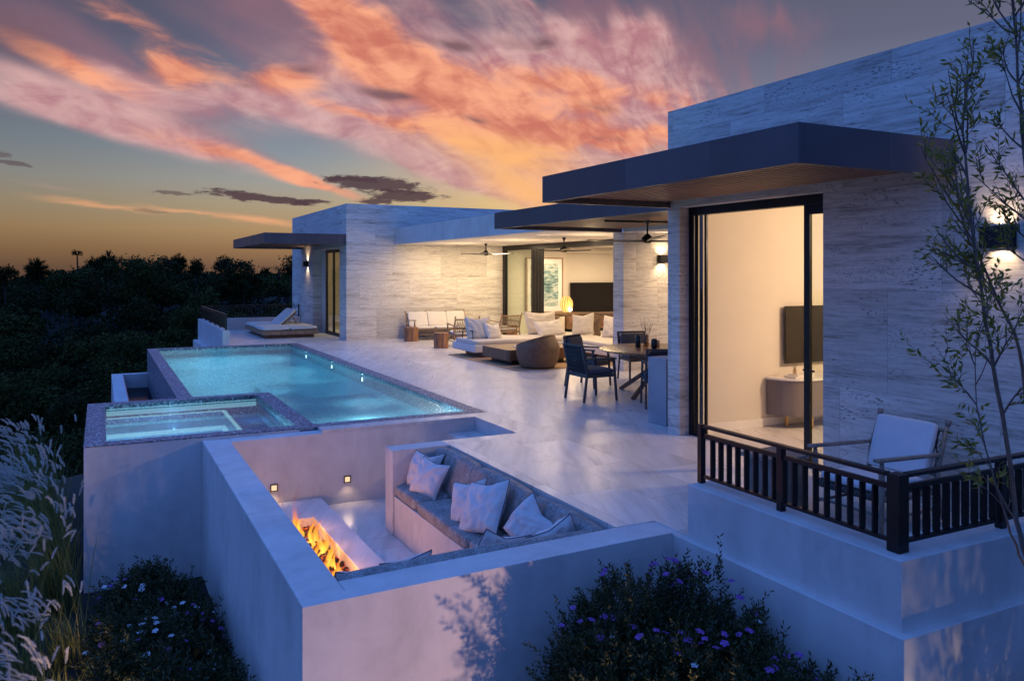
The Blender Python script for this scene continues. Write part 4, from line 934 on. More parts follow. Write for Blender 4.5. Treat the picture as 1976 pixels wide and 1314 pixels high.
t = thing('reed_diffuser', 'small glass reed diffuser with dark reeds on the books', 'diffuser', (7.96, 7.62, .681)); b = MB(); b.lathe([(.024, 0), (.026, .05), (.012, .065), (.012, .08)], 14, (7.97, 7.62, .681)); b.build('bottle', MATS['vase_glass'], t, smooth=40)
b = MB()
for i in range(7): a = i * .9; b.tube([(7.97, 7.62, .70), (7.97 + .035 * math.cos(a), 7.62 + .035 * math.sin(a), .84)], .0015, 4)
b.build('reeds', MATS['branch_brown'], t)
# ---- living room
t = thing('television', 'large black television on the cream living room wall', 'television', (15, 23.4, 1.1)); b = MB(); b.box(14.10, 16.35, 23.33, 23.37, .62, 1.63); b.build('screen', MATS['screen'], t, bevel=.004); b = MB(); b.box(14.6, 15.6, 23.37, 23.419, .8, 1.4); b.build('mount', MATS['black_metal'], t)
t = thing('framed_painting', 'framed painting of a green breaking sea on the cream wall', 'painting', (13.2, 23.1, 1.5))
b = MB(); b.box(12.3, 13.6, 23.055, 23.075, .70, 2.42); b.build('mat_board', MATS['white_marble'], t)
b = MB(); b.box(12.42, 13.46, 23.048, 23.054, .86, 2.26); b.build('canvas', MATS['sea_painting'], t)
b = MB(); b.box(13.6, 13.64, 23.03, 23.118, .66, 2.46); b.box(12.26, 12.3, 23.03, 23.118, .66, 2.46); b.box(12.3, 13.6, 23.03, 23.118, 2.42, 2.46); b.box(12.3, 13.6, 23.03, 23.118, .66, .70); b.build('frame', MATS['teak'], t)
t = thing('media_cabinet', 'long low dark wood cabinet below the living room television', 'cabinet', (15.5, 23.1, 0)); b = MB(); b.box(13.8, 18.5, 22.9, 23.38, .10, .52); b.build('body', MATS['walnut_top'], t, bevel=.005); b = MB(); b.box(13.9, 18.4, 22.95, 23.35, .007, .10); b.build('plinth', MATS['black_ceramic'], t)
# ---- ceiling fans
def fan(label, x, y, zc, zh, rad, ph):
    t = thing('ceiling_fan', label, 'ceiling fan', (x, y, zh), 0, 'dark three blade ceiling fans')
    b = MB(); b.lathe([(.045, 0), (.05, .0), (.016, -.08), (.014, zh - zc + .05)], 14, (x, y, zc)); b.build('rod', MATS['black_metal'], t, smooth=40)
    b = MB(); b.lathe([(.02, .10), (.045, .075), (.10, .03), (.105, .01), (.07, -.01), (.085, -.03), (.06, -.055), (.0, -.06)], 22, (x, y, zh)); b.build('motor', MATS['black_metal'], t, smooth=50)
    for k in range(3):
        a = ph + k * 120; ca, sa = math.cos(R(a)), math.sin(R(a)); b = MB(); n = 12
        vs = []
        for i in range(n + 1):
            s = i / n; r = .07 + (rad - .07) * s; wd = .034 + .07 * math.sin(min(1, s * 1.25) * math.pi * .5) * (1 if s < .86 else math.sqrt(max(0, 1 - ((s - .86) / .14) ** 2)) * .95 + .05)
            for q, zz in ((-wd, -.012), (wd, .016)): vs += [(x + ca * r - sa * q, y + sa * r + ca * q, zh - .018 + zz * (1 - .4 * s) + .03 * s * s), (x + ca * r - sa * q, y + sa * r + ca * q, zh - .028 + zz * (1 - .4 * s) + .03 * s * s)]
        fs = []
        for i in range(n):
            o = i * 4; p_ = o + 4; fs += [(o, o + 2, p_ + 2, p_), (o + 3, o + 1, p_ + 1, p_ + 3), (o + 1, o, p_, p_ + 1), (o + 2, o + 3, p_ + 3, p_ + 2)]
        fs += [(0, 1, 3, 2), (n * 4, n * 4 + 2, n * 4 + 3, n * 4 + 1)]
        b._add(vs, fs); b.build('blade', MATS['black_metal'], t, smooth=30)
fan('dark ceiling fan farthest away, in front of the travertine wall', 10.0, 21.3, 2.814, 2.53, .90, -27 + 28)
fan('dark ceiling fan in the middle, in front of the cream wall with the television', 9.85, 16.6, 2.814, 2.52, .78, -27 + 30)
fan('big black ceiling fan nearest the stone pier under the slatted canopy', 8.16, 11.02, 2.86, 2.535, 1.08, -27 + 31)
t = thing('mounting_bar', 'thin black metal bar crossing the slatted canopy above the nearest fan', 'bar', (8.2, 11, 2.86)); b = MB(); b.bar((7.5, 11.32, 2.845), (9.3, 11.02, 2.845), .03, .028); b.build('bar', MATS['black_metal'], t)
# ---- sunbed
t = thing('sunbed', 'low double sunbed with white mattresses and one raised backrest beside the pool', 'sunbed', (5.0, 26.4, 0))
b = MB(); b.box(4.30, 5.95, 24.75, 28.1, .10, .22); b.build('frame', MATS['teak'], t, bevel=.01)
b = MB(); b.box(4.45, 5.85, 24.9, 27.9, .002, .10); b.build('plinth', MATS['dark_oak'], t)
for (x0, x1, y0, y1, sd) in ((4.30, 5.13, 24.78, 26.4, 1), (5.12, 5.95, 24.78, 26.4, 2), (4.30, 5.95, 26.45, 28.05, 3)):
    b = MB(); b.superq(x1 - x0, y1 - y0, .13, ((x0 + x1) / 2, (y0 + y1) / 2, .28), .18, 36, 14, wr=.014, seed=sd); b.build('mattress', MATS['white_fabric'], t, smooth=True)
Mx = Matrix.Translation((5.25, 26.6, .50)) @ Euler((0, R(-42), 0)).to_matrix().to_4x4()
b = MB(); b.superq(.80, 1.35, .10, (0, 0, .03), .18, 34, 12, wr=.008); b.v = [tuple(Mx @ Vector(p)) for p in b.v]; b.build('backrest_cushion', MATS['white_fabric'], t, smooth=True)
b = MB(); b.box(-.40, .40, -.66, .66, -.05, -.02); b.v = [tuple(Mx @ Vector(p)) for p in b.v]; b.bar((5.62, 26.1, .22), (5.45, 26.1, .62), .03); b.bar((5.62, 27.1, .22), (5.45, 27.1, .62), .03); b.build('backrest', MATS['teak'], t, bevel=.004)
# ---- parapets and railings
def railing(label, runs, z0, zt, posts, name='railing', step=.115, bw=.045, end_loc=(0, 0, 0), mid=.07):
    t = thing(name, label, 'railing', end_loc)
    for (x0, y0), (x1, y1) in runs:
        b = MB(); b.bar((x0, y0, zt), (x1, y1, zt), .05, .022); b.build('top_rail', MATS['rail_metal'], t, bevel=.003)
        b = MB(); b.bar((x0, y0, zt - mid), (x1, y1, zt - mid), .025, .03); b.build('middle_rail', MATS['rail_metal'], t)
        b = MB(); b.bar((x0, y0, z0 + .055), (x1, y1, z0 + .055), .028, .022); b.build('bottom_rail', MATS['rail_metal'], t)
        ln = math.hypot(x1 - x0, y1 - y0); n = max(2, int(ln / step)); dx, dy = (x1 - x0) / ln, (y1 - y0) / ln
        for i in range(1, n):
            if i > 70: break
            s = ln * i / n; b = MB(); x, y = x0 + dx * s, y0 + dy * s
            b.bar((x, y, z0 + .066), (x, y, zt - mid - .015), bw if abs(dy) > .5 else .012, .012 if abs(dy) > .5 else bw, up=(0, 1, 0)); b.build('baluster', MATS['rail_metal'], t)
    for x, y, w in posts:
        b = MB(); b.box(x - w / 2, x + w / 2, y - w / 2, y + w / 2, z0 + .001, zt + .012); b.build('post', MATS['rail_metal'], t, bevel=.002)
    return t
railing('dark metal balustrade with flat upright bars on the balcony parapet in front of the armchair', [((4.09, 4.80), (4.09, 3.20)), ((4.16, 3.135), (8.2, 3.135))], .39, .825, [(4.09, 4.84, .045), (4.09, 4.03, .045), (4.095, 3.14, .085), (5.05, 3.135, .05), (6.4, 3.135, .05), (8.2, 3.135, .05)], end_loc=(4.09, 4.0, .39), step=.088)
wall_thing('terrace_wall', 'low plaster parapet at the far left corner of the terrace beside the sunbed', 'wall', [(2.955, 3.14, 23.1, 29.3, -4.5, .40), (2.80, 2.953, 23.6, 29.3, -4.5, -.30), (3.14, 6.36, 29.12, 29.3, -2.0, .40)])
railing('rusty brown metal railing on the far parapet to the left of the sunbed', [((3.06, 23.25), (3.06, 29.1))], .40, .83, [(3.06, 23.22, .05), (3.06, 24.4, .04), (3.06, 25.6, .04), (3.06, 26.8, .04), (3.06, 28.0, .04), (3.06, 29.15, .05)], end_loc=(3.06, 26, .4), step=.12)
railing('dark metal railing seen against the forest behind the sunbed', [((3.15, 29.2), (6.3, 29.2))], .40, .83, [(4.7, 29.2, .04), (6.32, 29.2, .04)], end_loc=(4.7, 29.2, .4), step=.11)
# ------------------------------------------------------------ vegetation
rng = np.random.default_rng(11)
def unit(v): return v / np.maximum(np.linalg.norm(v, axis=-1, keepdims=True), 1e-9)
def leaf_arrays(P, D, ln, wd, fold=.0, rg=rng, ref=None):
    n = len(P); D = unit(D)
    if ref is None: ref = unit(rg.normal(size=(n, 3)))
    S = unit(np.cross(D, ref)); Nn = np.cross(S, D)
    ln = np.broadcast_to(ln, n)[:, None]; wd = np.broadcast_to(wd, n)[:, None]
    a = P; m1 = P + D * ln * .42 + S * wd * .5 + Nn * wd * fold; t = P + D * ln; m2 = P + D * ln * .42 - S * wd * .5 + Nn * wd * fold
    return np.stack([a, m1, t, m2], 1).reshape(-1, 3)
def leaf_mesh(name, V, m, parent=None, local=True):
    return np_mesh(name, V, np.arange(len(V)).reshape(-1, 4), MATS[m], parent)
def lobes_points(lobes, n, shell=.72, rg=rng):
    vol = np.array([l[3] * l[4] for l in lobes]); k = rg.choice(len(lobes), n, p=vol / vol.sum()); Lb = np.array(lobes)[k]
    d = unit(rg.normal(size=(n, 3))); d[:, 2] = np.where(d[:, 2] < -.5, -d[:, 2], d[:, 2])
    r = rg.uniform(shell ** 3, 1, n) ** (1 / 3)
    wob = 1 + .13 * np.sin(d[:, 0] * 5 + Lb[:, 0] * 3) * np.cos(d[:, 1] * 6 + d[:, 2] * 4)
    P = Lb[:, :3] + d * (r * wob)[:, None] * Lb[:, 3:6]
    return P, d
# forest
def forest():
    V = []
    pts = []
    tries = 0
    while len(pts) < 1500 and tries < 60000:
        tries += 1
        a = R(rng.uniform(-15, 23)); d = rng.uniform(20, 50) if rng.random() < .45 else math.sqrt(rng.uniform(20 ** 2, 125 ** 2)); x, y = d * math.sin(a), d * math.cos(a)
        if x > -1.6 and y < 31: continue
        if x > 2.0 and y < 34: continue
        pts.append((x, y, d))
    for x, y, d in pts:
        z0 = float(tz(np.array(x), np.array(y))); s = (rng.choice([.6, .9, 1.3]) * rng.uniform(.8, 1.2) * (.6 if d < 26 else 1) if d < 66 else rng.uniform(.8, 1.5)) * (1.0 if d > 62 else 1.0 + d / 150); lob = []
        for q in range(5):
            a_ = rng.uniform(.38, .75); lob.append((x + rng.normal() * s * .75, y + rng.normal() * s * .75, z0 + s * rng.uniform(.35, 1.2), s * a_, s * a_, s * a_ * .8))
        n = 330; P, D = lobes_points(lob, n, .8); tang = np.cross(D, rng.normal(size=(n, 3))); DD = unit(tang) + D * .25 + np.array([0, 0, .1])
        sz = (.10 + .0026 * d) * rng.uniform(.6, 1.4, n)
        V.append(leaf_arrays(P, DD, sz, sz * .5, 0, rng, unit(D + rng.normal(size=(n, 3)) * .45)))
    o = leaf_mesh('forest_scrub', np.concatenate(V), 'forest_leaf'); tag(o, 'dense dark scrub forest covering the valley', None, None, 'stuff')
forest()
def pxdir(u): return 27 + math.degrees(math.atan((u - 988) / 1559))
def far_tree(kind, label, u, vtop, wpx, d, cat='tree', group='trees standing out along the forest skyline'):
    a = R(pxdir(u)); fw = d / math.cos(a - R(27)) if False else d
    dep = d * math.cos(a - R(27)); x, y = d * math.sin(a), d * math.cos(a); zt = 2 + (524.3 - vtop) / 1559 * dep; r = wpx / 1559 * dep / 2
    z0 = float(tz(np.array(x), np.array(y))) - .3
    t = thing('palm_tree' if kind in ('palm', 'star') else 'tree', label, cat, (x, y, z0), 0, group)
    zc = zt - (r * .9 if kind != 'star' else r * .45)
    b = MB(); b.tube([(0, 0, 0), (.1 * r, 0, (zc - z0) * .5), (0, 0, zc - z0)], [.09, .08, .07], 6); L(b, 'trunk', 'dark_bark', t)
    if kind in ('palm', 'star'):
        n = 260 if kind == 'palm' else 46; D = unit(rng.normal(size=(n, 3)))
        if kind == 'star': D[:, 2] = np.abs(D[:, 2]) * 1.1 + .15; D = unit(D)
        ln = r * rng.uniform(.7, 1.1, n); P = np.tile([0, 0, zc - z0], (n, 1)).astype(float) + D * r * .08
        if kind == 'palm': P[:, 2] -= rng.uniform(0, r * .7, n)
        V = [leaf_arrays(P, D, ln, r * .10)]
        P2 = P + D * ln[:, None] * .55
        for k in range(5): V.append(leaf_arrays(P2, D + rng.normal(size=(n, 3)) * .35, ln * .5, r * .05))
        V = np.concatenate(V)
    else:
        lob = [(rng.normal() * r * .35, rng.normal() * r * .35, zc - z0 + rng.normal() * r * .3, r * rng.uniform(.45, .7), r * rng.uniform(.45, .7), r * rng.uniform(.4, .65)) for q in range(6)]
        n = 1500 if kind == 'round' else 240; P, D = lobes_points(lob, n, .2 if kind == 'round' else .1); P[:, 2] -= r * .35 * rng.random(n); sz = r * rng.uniform(.10, .26, n); V = leaf_arrays(P, D + rng.normal(size=(n, 3)) * .7, sz, sz * .5)
    leaf_mesh('crown', V, 'forest_leaf', t)
for a in (('palm', 'shaggy palm with round crown, second tree from the left on the skyline', 72, 497, 44, 78), ('star', 'lone small palm with fronds open like a fan above the skyline', 149, 488, 26, 84),
          ('palm', 'shaggy palm just right of the lone fan shaped palm', 182, 493, 40, 86), ('palm', 'tallest shaggy palm of the group in the middle of the skyline', 209, 485, 42, 82),
          ('wispy', 'wispy thin tree right of the tallest palm', 234, 494, 20, 88), ('palm', 'shaggy palm right of the wispy tree', 264, 494, 46, 80), ('round', 'broad leafed round tree on the middle skyline', 292, 500, 44, 82),
          ('palm', 'shaggy palm standing apart between two gaps of sky', 344, 489, 34, 84), ('round', 'squat rounded tree left of the far wing canopy', 378, 502, 40, 80), ('round', 'upright bushy tree below the left tip of the far canopy', 425, 497, 36, 82),
          ('round', 'low rounded tree below the middle of the far canopy', 475, 516, 40, 80), ('palm', 'small shaggy palm below the far canopy', 512, 514, 28, 84), ('wispy', 'thin wispy sapling beside the far wing wall', 538, 508, 22, 70), ('round', 'dark rounded tree touching the far wing wall', 562, 507, 30, 60),
          ('round', 'dark rounded tree at the left edge of the skyline', 8, 517, 50, 74), ('round', 'low bushy tree left of the lone fan shaped palm', 112, 521, 40, 80)): far_tree(*a)
# individual crowns standing in the valley
tries = 0; placed = []
while len(placed) < 60 and tries < 3000:
    tries += 1; a = R(rng.uniform(-9, 14)); d = rng.uniform(31, 76); x, y = d * math.sin(a), d * math.cos(a)
    if (x > -2.2 and y < 33) or (x > 1.5 and y < 36): continue
    r = rng.uniform(.9, 2.4) * (.75 + d / 140)
    if any(math.hypot(x - q[0], y - q[1]) < (r + q[2]) * .62 for q in placed): continue
    placed.append((x, y, r))
for k, (x, y, r) in enumerate(placed):
    z0 = float(tz(np.array(x), np.array(y))); H = r * rng.uniform(.8, 1.15) + .7
    t = thing('tree', ('rounded dark tree crown in the valley forest' if k % 2 else 'broad leafy tree crown in the valley forest'), 'tree', (x, y, z0), 0, 'rounded trees in the valley' if k % 2 else 'broad leafy trees in the valley')
    b = MB(); b.tube([(0, 0, 0), (0, 0, H * .9)], [.12, .06], 6); L(b, 'trunk', 'dark_bark', t)
    lob = []
    for q in range(11):
        an = rng.uniform(0, 6.28); rd = r * math.sqrt(rng.random()) * .72; a_ = r * rng.uniform(.16, .42); lob.append((rd * math.cos(an), rd * math.sin(an), H * (1.0 - .35 * (rd / r) ** 2) + rng.normal() * .24 * r, a_ * rng.uniform(.8, 1.3), a_, a_ * rng.uniform(.6, 1.1)))
    n = int(1700 + 500 * r); P, D = lobes_points(lob, n, .62); P = P + D * rng.exponential(.05, (n, 1)) * r; tang = np.cross(D, rng.normal(size=(n, 3)))
    sz = (.09 + .0022 * y) * rng.uniform(.6, 1.4, n); V = leaf_arrays(P, unit(tang) + D * .25, sz, sz * .5, 0, rng, unit(D + rng.normal(size=(n, 3)) * .45))
    leaf_mesh('crown', V, 'valley_leaf' if rng.random() < .78 else 'forest_leaf', t)
# boulders
for x, y, r, lab in ((-1.75, 16.6, .60, 'large pale boulder at the left edge among the grasses'), (-1.05, 15.6, .42, 'smaller pale boulder half hidden behind the feathery grasses'), (-1.32, 11.2, .34, 'pale rock at the left edge below the grasses')):
    b = MB(); zz = float(tz(np.array(x), np.array(y)))
    b.superq(r * 2, r * 1.6, r * 1.5, (x, y, zz + r * .35), .85, 40, 24)
    b.v = [tuple(Vector(p) + (Vector(p) - Vector((x, y, zz))).normalized() * r * (.22 * mnoise.noise(Vector(p) * 2.0 / r * .5) + .06 * mnoise.noise(Vector(p) * 6))) for p in b.v]
    o = b.build('boulder', MATS['boulder'], None, smooth=True); tag(o, lab, 'boulder', 'boulders among the grasses')
# feathery grasses
def grass(label, x, y, h=1.0, n=130, np_=34, spread=.10, lean=(-.35, .12), seed=1, group='feathery grass clumps left of the plaster wall'):
    rg = np.random.default_rng(seed); z0 = float(tz(np.array(x), np.array(y))) - .05
    t = thing('grass_clump', label, 'grass', (x, y, z0), 0, group)
    np_ = int(np_ * 1.5); m = n + np_; K = 7; T = np.linspace(0, 1, K)[None, :, None]
    base = np.concatenate([rg.normal(size=(m, 2)) * spread, np.zeros((m, 1))], 1)
    out = np.concatenate([rg.normal(size=(m, 2)) * .30 + np.array(lean) * 1.0, np.zeros((m, 1))], 1)
    H = h * rg.uniform(.55, .95, m); H[n:] = h * rg.uniform(.8, 1.15, np_)
    out[:n] *= 1.25
    P = base[:, None, :] + out[:, None, :] * (T ** 2.0) * (H * .62)[:, None, None]
    P[:, :, 2] += (H[:, None] * np.linspace(0, 1, K)[None]) * (1 - .32 * np.linspace(0, 1, K)[None] ** 2 * np.linalg.norm(out, axis=1)[:, None])
    side = unit(np.cross(out + 1e-3, np.array([0, 0, 1.0])) + rg.normal(size=(m, 3)) * .3); side[:, 2] *= .3
    w = (np.array([.8, 1, 1, .9, .7, .45, .06]) * .0055)[None, :, None]; w = np.repeat(w, m, 0); w[n:] *= .55
    A = P - side[:, None] * w; B = P + side[:, None] * w
    V = np.stack([A, B], 2).reshape(m, K * 2, 3); idx = np.arange(m * K * 2).reshape(m, K, 2)
    q = np.stack([idx[:, :-1, 0], idx[:, :-1, 1], idx[:, 1:, 1], idx[:, 1:, 0]], -1).reshape(-1, 4)
    np_mesh('blades', V.reshape(-1, 3), q, MATS['grass_blade'], t)
    Vs = []
    for i in range(n, m):
        p0 = P[i, -1]; d = unit((P[i, -1] - P[i, -3])[None])[0]; Lp = rg.uniform(.11, .19); k = 240; s = rg.random(k)
        droop = np.array([out[i, 0] * .6 - .15, out[i, 1] * .6, -.55])
        C_ = p0 + d * (s * Lp)[:, None] + droop * (s ** 2 * Lp * .5)[:, None] - d * Lp * .25
        dd = unit(d + droop * s[:, None] * .8 + rg.normal(size=(k, 3)) * .22)
        rad = .0085 * np.sin(np.clip(s * 1.05 + .1, 0, 1) * math.pi) ** .7 * h
        C_ = C_ + rg.normal(size=(k, 3)) * rad[:, None] * .45
        Vs.append(leaf_arrays(C_, dd, rg.uniform(.022, .042, k), .0022, 0, rg))
    leaf_mesh('plumes', np.concatenate(Vs), 'grass_plume', t)
    return t
for k, (lab, x, y, h, n_, p_) in enumerate((
    ('tall feathery grass clump nearest the hot tub corner, its plumes touching the rim', -.52, 11.6, 1.35, 150, 34),
    ('dense pale plumed clump spilling left behind the hot tub corner', -.85, 12.6, 1.15, 150, 46),
    ('pale plumed clump beside the smaller boulder', -1.25, 13.6, .95, 140, 40),
    ('low clump of windblown plumes in front of the large boulder', -1.35, 12.2, .85, 120, 34),
    ('tall warm lit clump of upright plumes in the middle of the grass bank', -.72, 9.5, 1.12, 170, 44),
    ('warm lit plumed clump pressed against the plaster wall', -.40, 9.9, 1.15, 160, 38),
    ('plumed clump at the left edge, level with the warm lit grasses', -1.05, 9.9, .95, 150, 40),
    ('dim clump in shade just below the warm lit grasses', -.62, 8.3, .85, 150, 26),
    ('arching clump at the lower left edge with long green stems', -.80, 7.2, .90, 170, 30),
    ('loose clump with drooping plumes beside the left flower bush', -.38, 7.4, .85, 130, 22),
    ('brightly lit upright clump at the foot of the left flower bush', -.22, 6.3, .72, 150, 18),
    ('pale green tuft with fine plumes in the bottom left corner', -.66, 5.7, .58, 200, 60),
    ('small tuft between the plaster wall and the left flower bush', -.30, 8.7, .80, 110, 18),
    ('thin clump of single plumes rising above the hot tub corner on the left', -.60, 13.2, 1.55, 60, 14),
    ('upper dense clump leaning left at the top of the grass bank', -.95, 14.6, 1.25, 140, 40),
    ('silvery clump between the two boulders', -1.65, 14.8, .95, 120, 34),
    ('broad silvery clump at the left edge below the boulders', -1.55, 11.0, .95, 150, 44),
    ('pale clump crowding the hot tub wall halfway down', -.42, 10.7, 1.25, 140, 36),
    ('short pale clump in the dark gap near the lower left corner', -.95, 8.5, .85, 140, 34))):
    grass(lab, x, y, h, n_, p_, seed=20 + k)
# flower bushes
def sprigs(P, D, m=14, ll=.030, lw=.011, sl=.11, rg=rng):
    n = len(P); D = unit(D); s = np.linspace(.05, 1, m)[None, :]
    ref = unit(rg.normal(size=(n, 3))); U = unit(np.cross(D, ref)); W = np.cross(D, U)
    ang = (np.arange(m) * 2.4)[None, :] + rg.uniform(0, 6, n)[:, None]
    SL = sl * rg.uniform(.6, 1.3, n)[:, None]
    base = P[:, None] + D[:, None] * (s * SL)[..., None]
    rad = np.cos(ang)[..., None] * U[:, None] + np.sin(ang)[..., None] * W[:, None]
    dirs = rad * .85 + D[:, None] * (.55 + .5 * s[..., None]) + rg.normal(size=(n, m, 3)) * .15
    k = n * m
    return leaf_arrays(base.reshape(-1, 3), dirs.reshape(-1, 3), ll * rg.uniform(.7, 1.25, k), lw * rg.uniform(.8, 1.2, k), .12, rg)
def bush(label, lobes, n, fl, loc, seed, ll=.032, group='purple flowering bushes', wh=.25, faces=(0, -.4, 1)):
    rg = np.random.default_rng(seed); t = thing('flowering_bush', label, 'bush', loc, 0, group); off = np.array(loc)
    P, D = lobes_points(lobes, n, .62, rg); P = P + D * (.09 * np.sin(P[:, :1] * 11) * np.cos(P[:, 1:2] * 9 + P[:, 2:3] * 7)); D2 = D + rg.normal(size=(n, 3)) * .35 + np.array([0, 0, .45])
    leaf_mesh('leaves', sprigs(P, D2, 14, ll, ll * .36, ll * 3.6, rg) - off, 'bush_leaf', t)
    sh = rg.random(len(P)) < .02; leaf_mesh('shoots', sprigs(P[sh], D2[sh] + np.array([0, 0, .5]), 22, ll, ll * .34, ll * 6.5, rg) - off, 'bush_leaf', t)
    b = MB()
    for i in range(46):
        l = lobes[int(rg.integers(len(lobes)))]; d = unit(rg.normal(size=(1, 3)))[0]; d[2] = abs(d[2])
        p1 = np.array(l[:3]) + d * np.array(l[3:6]) * .9; p0 = np.array([l[0] + d[0] * .1, l[1] + d[1] * .1, loc[2]])
        b.tube([tuple(p0 - off), tuple((p0 * .45 + p1 * .55) - off + rg.normal(size=3) * .05), tuple(p1 - off)], [.012, .008, .003], 5)
    L(b, 'stems', 'bark', t)
    # flowers, each a part
    F, FD = lobes_points(lobes, 9000, .985, rg); keep = (FD[:, 2] > .0) & (FD @ np.array([-.3, -.62, .72]) > .30)
    for lb in lobes:   # only the outside of the bush
        q = (F - np.array(lb[:3])) / np.array(lb[3:6]); keep &= (np.linalg.norm(q, axis=1) > .93)
    F = F[keep]; FD = FD[keep]; got = []; 
    for i in range(len(F)):
        if len(got) >= fl: break
        if all(np.linalg.norm(F[i] - F[j]) > .050 for j in got) and rg.random() < .45 + .55 * math.sin(F[i][0] * 7 + F[i][1] * 5 + F[i][2] * 6): got.append(i)
    for i in got:
        up = unit((FD[i] * .6 + np.array([0, -.25, .9]) + rg.normal(size=3) * .25)[None])[0]; c = F[i] + FD[i] * .035 + np.array([0, 0, .03]); s_ = rg.uniform(.019, .028)
        U = unit(np.cross(up, np.array([.3, .9, .1]))[None])[0]; W = np.cross(up, U); ph = rg.uniform(0, 6)
        V = []; Q = []
        for k in range(5):
            a = ph + k * 1.2566; rr = math.cos(a) * U + math.sin(a) * W; tt = -math.sin(a) * U + math.cos(a) * W; o_ = len(V)
            V += [c, c + rr * s_ * .55 + tt * s_ * .42 + up * .004, c + rr * s_ * 1.0 + tt * s_ * .38 + up * .002, c + rr * s_ * 1.12, c + rr * s_ * 1.0 - tt * s_ * .38 + up * .002, c + rr * s_ * .55 - tt * s_ * .42 + up * .004]
            Q += [(o_, o_ + 1, o_ + 2, o_ + 3), (o_, o_ + 3, o_ + 4, o_ + 5)]
        white = rg.random() < wh
        np_mesh('flower', np.array(V) - off, np.array(Q), MATS['white_petal' if white else 'violet_petal'], t)
    return t
bush('big dark bush with many purple flowers against the plaster walls right of the fire pit',
     [(3.25, 4.42, -.88, .60, .42, .82), (2.80, 4.35, -1.08, .40, .45, .84), (3.56, 4.15, -.92, .34, .6, .82), (3.05, 3.85, -1.12, .60, .6, .88), (3.5, 3.65, -1.08, .42, .55, .85), (2.75, 3.75, -1.15, .48, .5, .85), (3.3, 3.3, -1.1, .58, .45, .85), (3.62, 3.05, -1.2, .28, .5, .85), (2.9, 3.3, -1.3, .45, .4, .85)],
     9000, 98, (3.0, 3.8, -2.1), 5, .036, wh=.10)
bush('low dark bush with pale and purple flowers in the corner below the hot tub wall',
     [(.42, 9.0, -1.84, .52, .7, .74), (.24, 8.2, -1.90, .42, .6, .72), (.75, 8.2, -1.95, .34, .6, .70), (.36, 7.4, -1.78, .46, .6, .70), (.80, 7.3, -1.92, .29, .55, .64), (.42, 6.6, -1.7, .48, .5, .62), (.80, 6.5, -1.75, .28, .5, .60)],
     7000, 95, (.4, 7.9, -2.4), 6, .042, wh=.6)
bush('small clump of purple flowers in the bottom right corner', [(4.50, 2.55, -.95, .30, .22, .42), (4.75, 2.62, -.85, .3, .2, .45)], 700, 14, (4.6, 2.55, -1.7), 8, .032, wh=.1)
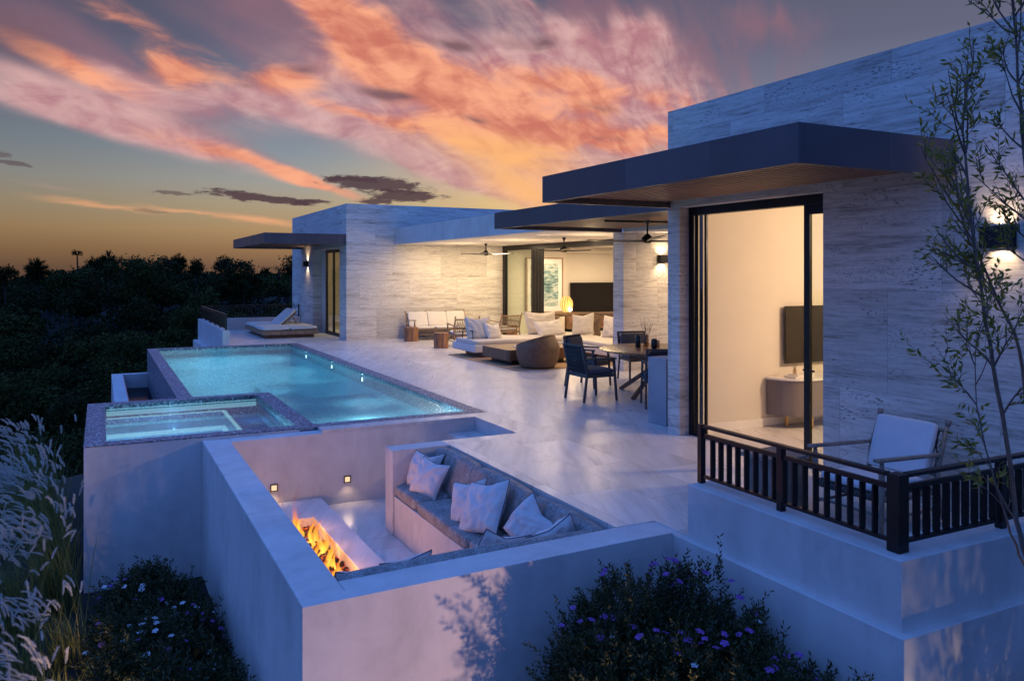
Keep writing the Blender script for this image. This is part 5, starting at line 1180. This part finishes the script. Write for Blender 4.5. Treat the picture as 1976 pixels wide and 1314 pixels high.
# slender tree at right
def slender_tree():
    rn = random.Random(9); rg = np.random.default_rng(9)
    loc = Vector((4.4, 2.5, -2.1)); t = thing('tree', 'slender multi stemmed tree with small olive leaves in front of the near wing', 'tree', tuple(loc))
    LP = []; LD = []; br = MB()
    def twig(p, d, ln, rad, depth):
        pts = [Vector(p)]; n = 5; d = Vector(d).normalized(); q = Vector(p); cur = d.copy()
        for k in range(n):
            cur = (cur + Vector((rn.gauss(0, .10), rn.gauss(0, .10), rn.gauss(.05, .10)))).normalized(); q = q + cur * ln / n; pts.append(q.copy())
        br.tube([tuple(a - loc) for a in pts], [rad * (1 - .7 * k / n) for k in range(n + 1)], 5 if rad > .004 else 4, cap=False)
        if depth <= 1:
            m = int(ln / .021)
            for i in range(m):
                s = (i + .6) / m; k = min(n - 1, int(s * n)); a = pts[k].lerp(pts[k + 1], s * n - k); dd = (pts[k + 1] - pts[k]).normalized()
                if rn.random() < .85:
                    sd = dd.cross(Vector((rn.gauss(0, 1), rn.gauss(0, 1), rn.gauss(0, 1)))).normalized()
                    LP.append(tuple(a - loc)); LD.append(tuple(dd * .75 + sd * .8 + Vector((0, 0, -.12))))
        if depth > 0:
            for i in range(3 if depth > 1 else 2):
                k = rn.randint(1, n - 1); dd = (pts[k + 1] - pts[k]).normalized(); ax = dd.cross(Vector((rn.gauss(0, 1), rn.gauss(0, 1), rn.gauss(0, 1)))).normalized()
                twig(pts[k], dd * .8 + ax * .62 + Vector((0, 0, .12)), ln * rn.uniform(.45, .68), rad * .55, depth - 1)
    stems = [([(4.46, 2.48, -2.2), (4.36, 2.50, -.8), (4.31, 2.52, .45), (4.25, 2.55, .69), (4.13, 2.55, 1.27), (4.0, 2.56, 1.75), (3.90, 2.57, 2.24), (3.82, 2.56, 2.7), (3.83, 2.54, 3.04)], .017, 3),
             ([(4.60, 2.55, -2.2), (4.50, 2.6, .2), (4.43, 2.6, 1.2), (4.36, 2.60, 1.58), (4.22, 2.66, 1.92), (4.05, 2.71, 2.23), (3.93, 2.7, 2.6)], .014, 4),
             ([(4.62, 2.5, -2.1), (4.62, 2.5, .4), (4.48, 2.48, 1.4), (4.30, 2.47, 2.0), (4.19, 2.47, 2.46), (4.14, 2.49, 3.12), (4.12, 2.51, 3.46), (4.08, 2.5, 3.9)], .015, 3),
             ([(4.31, 2.52, .40), (4.10, 2.47, .62), (3.92, 2.45, .92), (3.82, 2.5, 1.35), (3.88, 2.53, 1.72)], .007, 2)]
    for pts, rad, start in stems:
        s = MB(); fine = []
        for i in range(len(pts) - 1):
            for k in range(4): fine.append(Vector(pts[i]).lerp(Vector(pts[i + 1]), k / 4))
        fine.append(Vector(pts[-1])); nn = len(fine)
        fine = [fine[0]] + [(fine[i - 1] + fine[i] * 2 + fine[i + 1]) / 4 + Vector((rn.gauss(0, .004), rn.gauss(0, .004), 0)) for i in range(1, nn - 1)] + [fine[-1]]
        s.tube([tuple(a - loc) for a in fine], [rad * (1 - .8 * i / nn) for i in range(nn)], 8); L(s, 'trunk', 'bark', t, smooth=True)
        for i in range(4 * start - 2, nn - 1):
            zz = fine[i].z
            for r_ in range(1 if zz < 1.2 else 2):
                if rn.random() < (.40 if zz < 1.2 else .62):
                    dd = (fine[i + 1] - fine[i]).normalized(); lf = -1 if rn.random() < .62 else .6
                    v = dd * .75 + Vector((.89 * lf, -.45 * lf, 0)) * rn.uniform(.3, .8) + Vector((.45, .89, 0)) * rn.gauss(0, .38) + Vector((0, 0, .2))
                    twig(fine[i], v, rn.uniform(.20, .40) * (1 if zz > 1.2 else .8), rad * .30 + .0012, 2)
    L(br, 'branches', 'bark', t, smooth=True)
    P = np.array(LP); n = len(P)
    leaf_mesh('leaves', leaf_arrays(P, np.array(LD), rg.uniform(.034, .060, n), rg.uniform(.012, .017, n), .15, rg), 'tree_leaf', t)
slender_tree()
# garden spotlights on spikes
def garden_light(label, x, y, z, aim, power, ang=70, col=(1, .70, .38)):
    t = thing('garden_spotlight', label, 'garden light', (x, y, z), 0, 'small garden spotlights in the planting')
    d = (Vector(aim) - Vector((x, y, z))).normalized(); q = d.to_track_quat('-Z', 'Y').to_euler(); rot = q.to_matrix()
    b = MB(); b.lathe([(.022, -.03), (.03, -.028), (.03, .05), (.018, .055)], 14); b.v = [tuple(rot @ Vector(p)) for p in b.v]
    L(b, 'housing', 'black_metal', t, smooth=40); b = MB(); b.bar((0, 0, -.02), (0, 0, -.35), .012); L(b, 'spike', 'black_metal', t)
    l = lamp('spot_glow', 'SPOT', (x + d.x * .04, y + d.y * .04, z + d.z * .04), power, col, t, .02, q, ang, .5)
garden_light('garden spotlight in the grasses aimed up at the hot tub wall', -.72, 8.7, -1.85, (-.72, 9.7, -.7), 130, 90)
garden_light('garden spotlight in front of the left flower bush, shining through its leaves', .0, 5.7, -1.62, (.42, 10.4, -.75), 240, 60, (1, .66, .46))
garden_light('garden spotlight low among the grass stems left of the flower bush', -.24, 7.0, -1.50, (.10, 10.43, -.95), 75, 36, (1, .64, .46))
garden_light('garden spotlight behind the left flower bush at the foot of the fire pit wall', .70, 9.75, -1.9, (1.1, 10.1, -1.2), 9, 90)
garden_light('garden spotlight right of the big flower bush washing the front wall', 2.50, 2.25, -.85, (2.15, 4.95, -.3), 200, 84, (1, .60, .47))
garden_light('garden spotlight at the foot of the slender tree', 4.30, 2.15, -1.3, (4.30, 3.0, .0), 45, 60)
